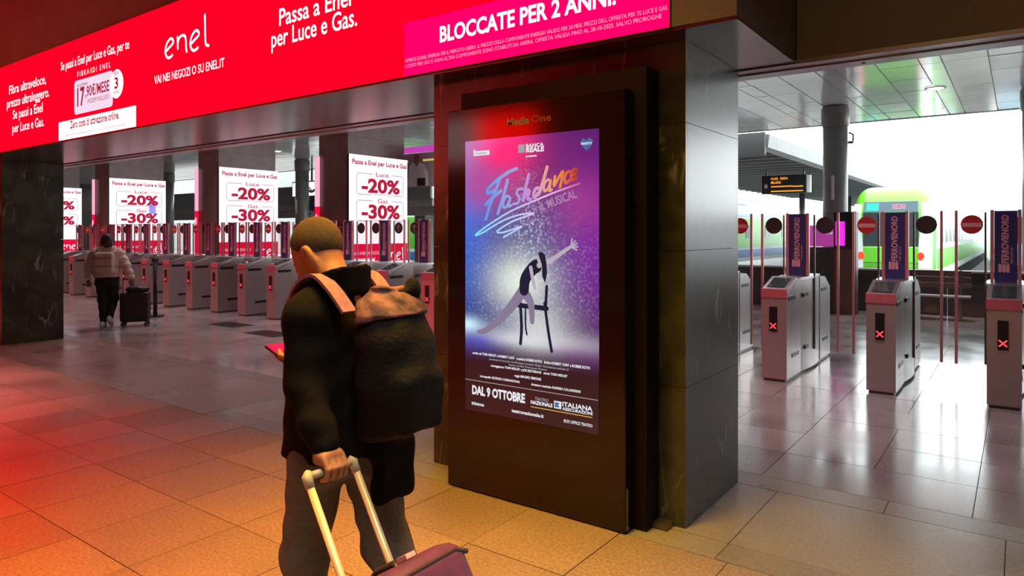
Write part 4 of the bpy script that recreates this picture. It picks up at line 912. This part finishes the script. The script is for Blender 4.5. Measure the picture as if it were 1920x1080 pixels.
def jacket(p):
    d = loftd(p, [(.868, .02, .0, .175, .195), (1.0, .015, 0, .165, .19), (1.2, .015, 0, .15, .185), (1.36, .015, 0, .135, .18), (1.44, .02, 0, .11, .155), (1.48, .03, 0, .08, .11)], 2.7)
    d = smin(d, chain(p, [(.0, .13, 1.42), (-.005, .175, 1.385), (-.035, .20, 1.16), (-.13, .215, 1.03)], [.068, .070, .062, .056], .03), .04)
    d = smin(d, chain(p, [(-.13, .215, 1.03), (-.172, .217, .975)], [.056, .052], .02), .03)
    d = smin(d, chain(p, [(.0, -.13, 1.42), (.005, -.18, 1.385), (.08, -.205, 1.17), (.31, -.08, 1.165)], [.068, .070, .060, .05], .03), .04)
    # stand-up collar
    q = p-np.array((.0, 0, 1.475)); rr = np.sqrt((q[..., 0]/1.0)**2+(q[..., 1]/1.02)**2); col = np.maximum(np.abs(rr-.086)-.014, np.abs(q[..., 2]+q[..., 0]*.3-.005)-.045)
    d = smin(d, col-.008, .025)
    # coat tail swinging behind the right leg and the loose open front
    t = rbox(p, (-.13, -.12, .80), (.05, .10, .125), .03); d = smin(d, t, .05)
    d = smin(d, rbox(p, (.15, .0, 1.14), (.03, .12, .26), .02), .05)
    f = .0022*np.sin(p[..., 2]*46+6*np.sin(p[..., 1]*9)+p[..., 0]*24)*np.clip(1.5-np.abs(p[..., 2]-1.15)*2, 0, 1)+.0025*wob(p, 15, 1)
    return d+f
soft('jacket', 'jacket_black', man, [(jacket, (-.36, -.38, .64), (.42, .40, 1.57), .0085)], w)
def trousers(p):
    d = loftd(p, [(.80, -.005, 0, .13, .17), (.95, .0, 0, .125, .165), (1.0, .0, 0, .12, .16)], 2.2)
    d = smin(d, chain(p, [(.02, .095, .86), (.085, .10, .50), (.05, .10, .10)], [.105, .082, .066], .04), .05)
    d = smin(d, chain(p, [(-.04, -.095, .86), (-.13, -.10, .52), (-.40, -.10, .20)], [.108, .084, .068], .04), .05)
    return d+.004*np.sin(p[..., 2]*45+p[..., 1]*30+4*np.sin(p[..., 0]*16))*np.clip((.95-p[..., 2])*3, 0, 1)
soft('trousers', 'trouser_grey', man, [(trousers, (-.52, -.24, .06), (.22, .24, 1.02), .009)], w)
def shoe(o, tilt):
    def f(p):
        q = p-np.array(o); c, s = math.cos(tilt), math.sin(tilt); q = np.stack((q[..., 0]*c+q[..., 2]*s, q[..., 1], -q[..., 0]*s+q[..., 2]*c), -1)
        d = smin(ell(q, (.09, 0, .045), (.12, .048, .045)), ell(q, (-.05, 0, .055), (.075, .042, .06)), .04); return np.maximum(d, .004-q[..., 2])
    return f
soft('shoe', 'shoe_black', man, [(shoe((.04, .10, 0), 0), (-.1, .03, -.01), (.28, .17, .14), .008)], w)
soft('shoe', 'shoe_black', man, [(shoe((-.44, -.10, .10), -.7), (-.62, -.17, -.06), (-.12, -.03, .3), .008)], w)

# backpack
bpk = empty('backpack', (MX+.3, MY, .95), 'bulky black backpack with mauve straps on the back of the man', 'backpack')
def pack(p):
    d = loftd(p, [(.955, -.23, -.02, .06, .10), (.99, -.25, -.02, .10, .13), (1.08, -.27, -.02, .13, .15), (1.2, -.275, -.02, .132, .155), (1.32, -.26, -.02, .118, .15), (1.40, -.245, -.02, .095, .13), (1.45, -.235, -.02, .06, .09), (1.475, -.23, -.02, .03, .05)], 2.1)
    d = smin(d, rbox(p, (-.385, -.02, 1.10), (.03, .10, .10), .028), .05)
    return d+.003*wob(p, 19, .4)+.0025*np.sin(p[..., 2]*40+3*np.sin(p[..., 1]*14))
soft('bag', 'pack_black', bpk, [(pack, (-.5, -.25, .90), (-.10, .21, 1.50), .009)], w)
def lid(p): return smax(pack(p)-.014+.007*wob(p, 60, 2), (1.385-.25*(p[..., 0]+.3))-p[..., 2]+.015*wob(p, 25, 1), .01)
soft('top_bundle', 'pack_cloth', bpk, [(lid, (-.45, -.22, 1.28), (-.12, .18, 1.50), .006)], w)
def knob(p): return smin(ell(p, (-.27, -.10, 1.475), (.03, .028, .045)), ell(p, (-.25, -.04, 1.465), (.03, .06, .02)), .03)
soft('drawstring', 'pack_black', bpk, [(knob, (-.36, -.18, 1.38), (-.16, .09, 1.54), .006)], w)
for s in (1, -1):
    cl = catmull([(.125, .13*s, 1.30), (.12, .125*s, 1.40), (.07, .125*s, 1.487), (-.01, .12*s, 1.522), (-.09, .115*s, 1.475), (-.16, .105*s, 1.40)], 6)
    mb = MB(); rings = []
    for i, c in enumerate(cl):
        a = np.array(cl[max(i-1, 0)]); b = np.array(cl[min(i+1, len(cl)-1)]); tg = (b-a)/np.linalg.norm(b-a); sd = np.array((0, 1, .0)); nn = np.cross(tg, sd); nn /= np.linalg.norm(nn)
        if nn[2] < 0 or (abs(nn[2]) < .3 and nn[0]*c[0] < 0): nn = -nn
        c = np.array(c); rings.append([tuple(w(np.array([c+sd*h+nn*g]))[0]) for h, g in ((-.03, .0), (.03, 0), (.03, .012), (-.03, .012))])
    mb.loft(rings).build('strap', 'strap_mauve', bpk)
# phone
ph = empty('phone', tuple(w(np.array([PH]))[0]), 'glowing red phone held out in front of the man in black', 'phone')
def prot(pts, o): # tilt towards the man's face
    c, s = math.cos(.35), math.sin(.35); return [tuple(w(np.array([[o[0]+x*c-z*s, o[1]+y, o[2]+x*s+z*c]]))[0]) for x, y, z in pts]
def slab(x, y, z0, z1): return [[(-x, -y, z), (x, -y, z), (x, y, z), (-x, y, z)] for z in (z0, z1)]
MB().loft([prot(r, PH) for r in slab(.078, .042, -.010, .0)]).build('case', 'black_plastic', ph); MB().loft([prot(r, PH) for r in slab(.074, .038, .0003, .0025)]).build('screen', 'phone_glow', ph)

# wheeled suitcase pulled by the man
ax = np.array((.527, -.85)); nr = np.array((.85, .527))      # along the handle (down/back) and outwards, in (X, z)
G = np.array((MX-GB[0], GB[2])); gy = MY-GB[1]
def sp(a, b, y): q = G+ax*a+nr*b; return (q[0], gy+y, q[1])
sc = empty('wheeled_suitcase', (-1.35, gy, 0), 'dark purple wheeled suitcase with a pale metal handle pulled by the man', 'suitcase')
MB().tube([sp(0, 0, -.085), sp(0, 0, .085)], .013, 10).build('grip', 'handle_joint', sc, True)
for y in (-.095, .095):
    MB().tube([sp(-.012, 0, y*.86), sp(.0, 0, y), sp(.035, 0, y)], [.014, .018, .015], 10).build('grip_corner', 'handle_joint', sc, True)
    MB().tube([sp(.03, 0, y), sp(.80, 0, y)], .0125, 10).build('handle_bar', 'handle_alu_warm_lit', sc, True)
def case_ring(a, i): # rounded section, in (b, y)
    hb, hy, r, bc = .125-i, .19-i, .05, .135; pts = []
    for cb, cy, t0 in ((hb-r, hy-r, 0), (-hb+r, hy-r, 90), (-hb+r, -hy+r, 180), (hb-r, -hy+r, 270)):
        for k in range(5): t = math.radians(t0+22.5*k); pts.append(sp(a, bc+cb+r*math.cos(t), cy+r*math.sin(t)))
    return pts
MB().loft([case_ring(a, i) for a, i in ((.36, .05), (.37, .022), (.39, .006), (.42, 0), (.86, 0), (.895, .006), (.92, .03))]).build('shell', 'suitcase_purple', sc, True)
for b in (.02, .25): 
    pts = [sp(.397+(.0 if abs(y) < .15 else .02), b, y) for y in np.linspace(-.185, .185, 9)]; MB().tube(pts, .008, 8).build('piping', 'suitcase_trim', sc, True)
MB().tube([sp(.37, .05, -.05), sp(.35, .08, -.03), sp(.35, .17, -.03), sp(.37, .2, -.05)], .009, 8).build('top_handle', 'suitcase_trim', sc, True)
MB().loft([[sp(a, b, y) for b, y in ((.11, .03), (.17, .02), (.17, .06), (.11, .07))] for a in (.343, .357)]).build('tag', 'tag_pink', sc)
MB().loft([[sp(a, b, y) for b, y in ((-.022, -.12), (.022, -.12), (.022, .12), (-.022, .12))] for a in (.365, .42)]).build('handle_socket', 'handle_joint', sc)
for y in (-.14, .14):
    c = sp(.945, .02, y); c = (c[0], c[1], .05); MB().prism([(c[0]+.05*math.cos(k*math.pi/9), c[2]+.05*math.sin(k*math.pi/9)) for k in range(18)], c[1]-.014, c[1]+.014, 'y').build('wheel', 'black_plastic', sc)

# ================================================================== WALKING WOMAN (far, back view)
WX, WY = -13.17, 5.73
ww = basis((WX, WY, 0), (-.80, .60)); wom = empty('person', (WX, WY, 0), 'woman in a beige jacket and black trousers walking away towards the gates', 'person')
def whead(p):
    d = ell(p, (.03, 0, 1.545), (.092, .075, .11)); d = smin(d, ell(p, (.07, 0, 1.50), (.055, .055, .075)), .04); d = smin(d, ell(p, (.125, 0, 1.51), (.018, .013, .02)), .015)
    d = smin(d, cone(p, (.02, 0, 1.5), (0, 0, 1.36), .05, .06), .03); return d
WR = np.array((-.10, -.42, .86)); WL = np.array((.14, .33, .83))
def whand(c, s):
    def f(p):
        d = rbox(p, c+(0, 0, -.045), (.022, .038, .045), .018); d = smin(d, cone(p, c+(0, 0, .06), c+(0, 0, -.02), .026, .028), .02)
        for i, o in enumerate((-.03, -.01, .01, .03)): d = smin(d, finger(p, [c+(0, o, -.08), c+(.018, o, -.11), c+(.035, o, -.115+.004*i)], [.011, .010, .009]), .004)
        return smin(d, finger(p, [c+(.01, -s*.035, -.04), c+(.03, -s*.05, -.07), c+(.04, -s*.04, -.09)], [.012, .011, .009]), .006)
    return f
def warm_(p): return np.minimum(chain(p, [(0, 0, 1.30), (0, -.17, 1.33), (-.03, -.30, 1.12), WR+(0, 0, .05)], [.08, .05, .045, .026], .02), chain(p, [(0, 0, 1.30), (0, .17, 1.33), (0, .28, 1.10), WL+(0, 0, .05)], [.08, .05, .045, .026], .02))
soft('body', 'skin', wom, [([(whead, (-.12, -.12, 1.28), (.17, .12, 1.68)), (warm_, (-.2, -.5, .85), (.25, .42, 1.42)), (whand(WR, -1), WR+(-.06, -.09, -.15), WR+(.08, .09, .09)), (whand(WL, 1), WL+(-.06, -.09, -.15), WL+(.08, .09, .09))], (-.2, -.54, .66), (.28, .46, 1.70), .007)], ww)
def whair(p):
    d = ell(p, (.01, 0, 1.565), (.105, .095, .105)); d = smin(d, ell(p, (-.03, 0, 1.47), (.07, .105, .09)), .05); d = smax(d, -ell(p, (.14, 0, 1.50), (.09, .065, .10)), .02); return d+.006*wob(p, 50, 1)
soft('hair', 'hair_dark', wom, [(whair, (-.14, -.14, 1.36), (.15, .14, 1.69), .009)], ww)
def wjacket(p):
    d = loftd(p, [(.90, -.01, 0, .145, .205), (.96, -.01, 0, .165, .225), (1.2, -.01, 0, .16, .215), (1.34, 0, 0, .13, .20), (1.42, .01, 0, .085, .12)], 2.4)
    d = smin(d, chain(p, [(0, -.18, 1.34), (-.03, -.30, 1.12), (-.09, -.40, .90)], [.085, .078, .058], .03), .05); d = smin(d, chain(p, [(0, .18, 1.34), (.0, .28, 1.10), (.12, .325, .89)], [.085, .078, .058], .03), .05)
    q = p-np.array((.01, 0, 1.41)); rr = np.sqrt(q[..., 0]**2+q[..., 1]**2); d = smin(d, np.maximum(np.abs(rr-.085)-.02, np.abs(q[..., 2])-.035), .03)
    return d+.007*np.sin(p[..., 2]*55)+.008*wob(p, 22, 2)
soft('jacket', 'jacket_beige', wom, [(wjacket, (-.25, -.50, .82), (.24, .44, 1.48), .012)], ww)
def wtrousers(p):
    d = loftd(p, [(.76, 0, 0, .125, .175), (.95, 0, 0, .12, .17)], 2.2); d = smin(d, chain(p, [(0, .085, .83), (.05, .08, .48), (-.02, .06, .10)], [.105, .078, .05], .04), .05)
    d = smin(d, chain(p, [(0, -.085, .83), (.10, -.085, .50), (-.03, -.05, .16)], [.105, .078, .05], .04), .05); return d+.004*np.sin(p[..., 2]*40+p[..., 1]*25)
soft('trousers', 'trouser_black', wom, [(wtrousers, (-.2, -.24, .04), (.26, .24, .98), .012)], ww)
soft('shoe', 'shoe_white', wom, [(shoe((-.02, .06, 0), 0), (-.16, -.01, -.01), (.22, .13, .14), .01)], ww); soft('shoe', 'shoe_white', wom, [(shoe((-.05, -.05, .075), -.5), (-.2, -.12, -.06), (.25, .02, .26), .01)], ww)
wb = empty('backpack', tuple(ww(np.array([[-.2, 0, .95]]))[0]), 'flat beige backpack on the back of the far woman', 'backpack')
def wpack(p): return rbox(p, (-.215, .0, 1.15), (.06, .16, .19), .05)+.006*wob(p, 25, 1)
soft('bag', 'bag_beige', wb, [(wpack, (-.3, -.19, .93), (-.12, .19, 1.37), .01)], ww)
for z in (1.10, 1.24): MB().tube([tuple(ww(np.array([[-.281, y, z]]))[0]) for y in np.linspace(-.14, .14, 7)], .006, 6).build('zip', 'hair_dark', wb)
for s in (-1, 1): MB().tube([tuple(ww(np.array([q]))[0]) for q in ((-.17, .10*s, 1.32), (-.08, .11*s, 1.43), (.03, .12*s, 1.43), (.13, .12*s, 1.30))], .018, 8).build('strap', 'bag_beige', wb, True)
# her black rolling case
RC = (-12.95, 6.12)
wr = basis((RC[0], RC[1], 0), (-.80, .60)); rc = empty('rolling_case', (RC[0], RC[1], 0), 'upright black rolling case with a bag on top beside the walking woman', 'suitcase')
def rcase(p): return rbox(p, (0, 0, .345), (.13, .235, .265), .04)+.003*np.sin(p[..., 2]*60)
soft('shell', 'case_black', rc, [(rcase, (-.16, -.27, .05), (.16, .27, .64), .012)], wr)
def rbag(p): return ell(p, (0, -.03, .66), (.12, .2, .075))+.008*wob(p, 30, 1)
soft('top_bag', 'case_black', rc, [(rbag, (-.15, -.27, .57), (.15, .21, .76), .011)], wr)
for a in (-.09, .09):
    for b in (-.19, .19): MB().tube([tuple(wr(np.array([[a-.012, b, .035]]))[0]), tuple(wr(np.array([[a+.012, b, .035]]))[0])], .034, 12).build('wheel', 'steel_dark', rc)
    for b in (-.19, .19): MB().tube([tuple(wr(np.array([[a, b, .05]]))[0]), tuple(wr(np.array([[a, b, .09]]))[0])], .015, 8).build('caster', 'steel_dark', rc)
for b in (.08, .2): MB().tube([tuple(wr(np.array([[-.02, b, .6]]))[0]), tuple(wr(np.array([[-.02, b, .84]]))[0])], .009, 8).build('handle_bar', 'steel_dark', rc, True)
MB().tube([tuple(wr(np.array([[-.02, b, .845]]))[0]) for b in (.07, .21)], .013, 8).build('grip', 'black_plastic', rc, True)

# ================================================================== HALL LAMPS (warm and added pink ceiling fixtures on the camera side)
def hall_lamp(x, y, power, col, label):
    t = empty('hall_lamp', (x, y, 4.95), label, 'ceiling light', 'warm ceiling lamps of the hall')
    B('housing', 'steel_dark', t, x-.62, x+.62, y-.62, y+.62, 4.93, 4.995); B('diffuser', 'lamp_warm', t, x-.58, x+.58, y-.58, y+.58, 4.918, 4.929)
    l = area('lamp_light', (x, y, 4.90), 1.1, 1.1, col, power); l.parent = t; l.location = (0, 0, -.05); l.data.spread = math.radians(74)
em('lamp_warm', (1.0, .62, .25), 2.0)
for x, y, p, c, wl in ((-2.1, 2.0, 52, (1.0, .53, .045), 'over the walking man'), (-.4, .6, 26, (1.0, .9, .8), 'over the right part of the hall'), (-9.6, .6, 62, (1.0, .42, .45), 'added over the left part of the hall'), (-15.2, .6, 40, (1.0, .5, .5), 'added over the far left of the hall')):  # both left lamps are added, tinted pink to redden the floor
    hall_lamp(x, y, p, c, 'square warm ceiling lamp '+wl+', above the picture')
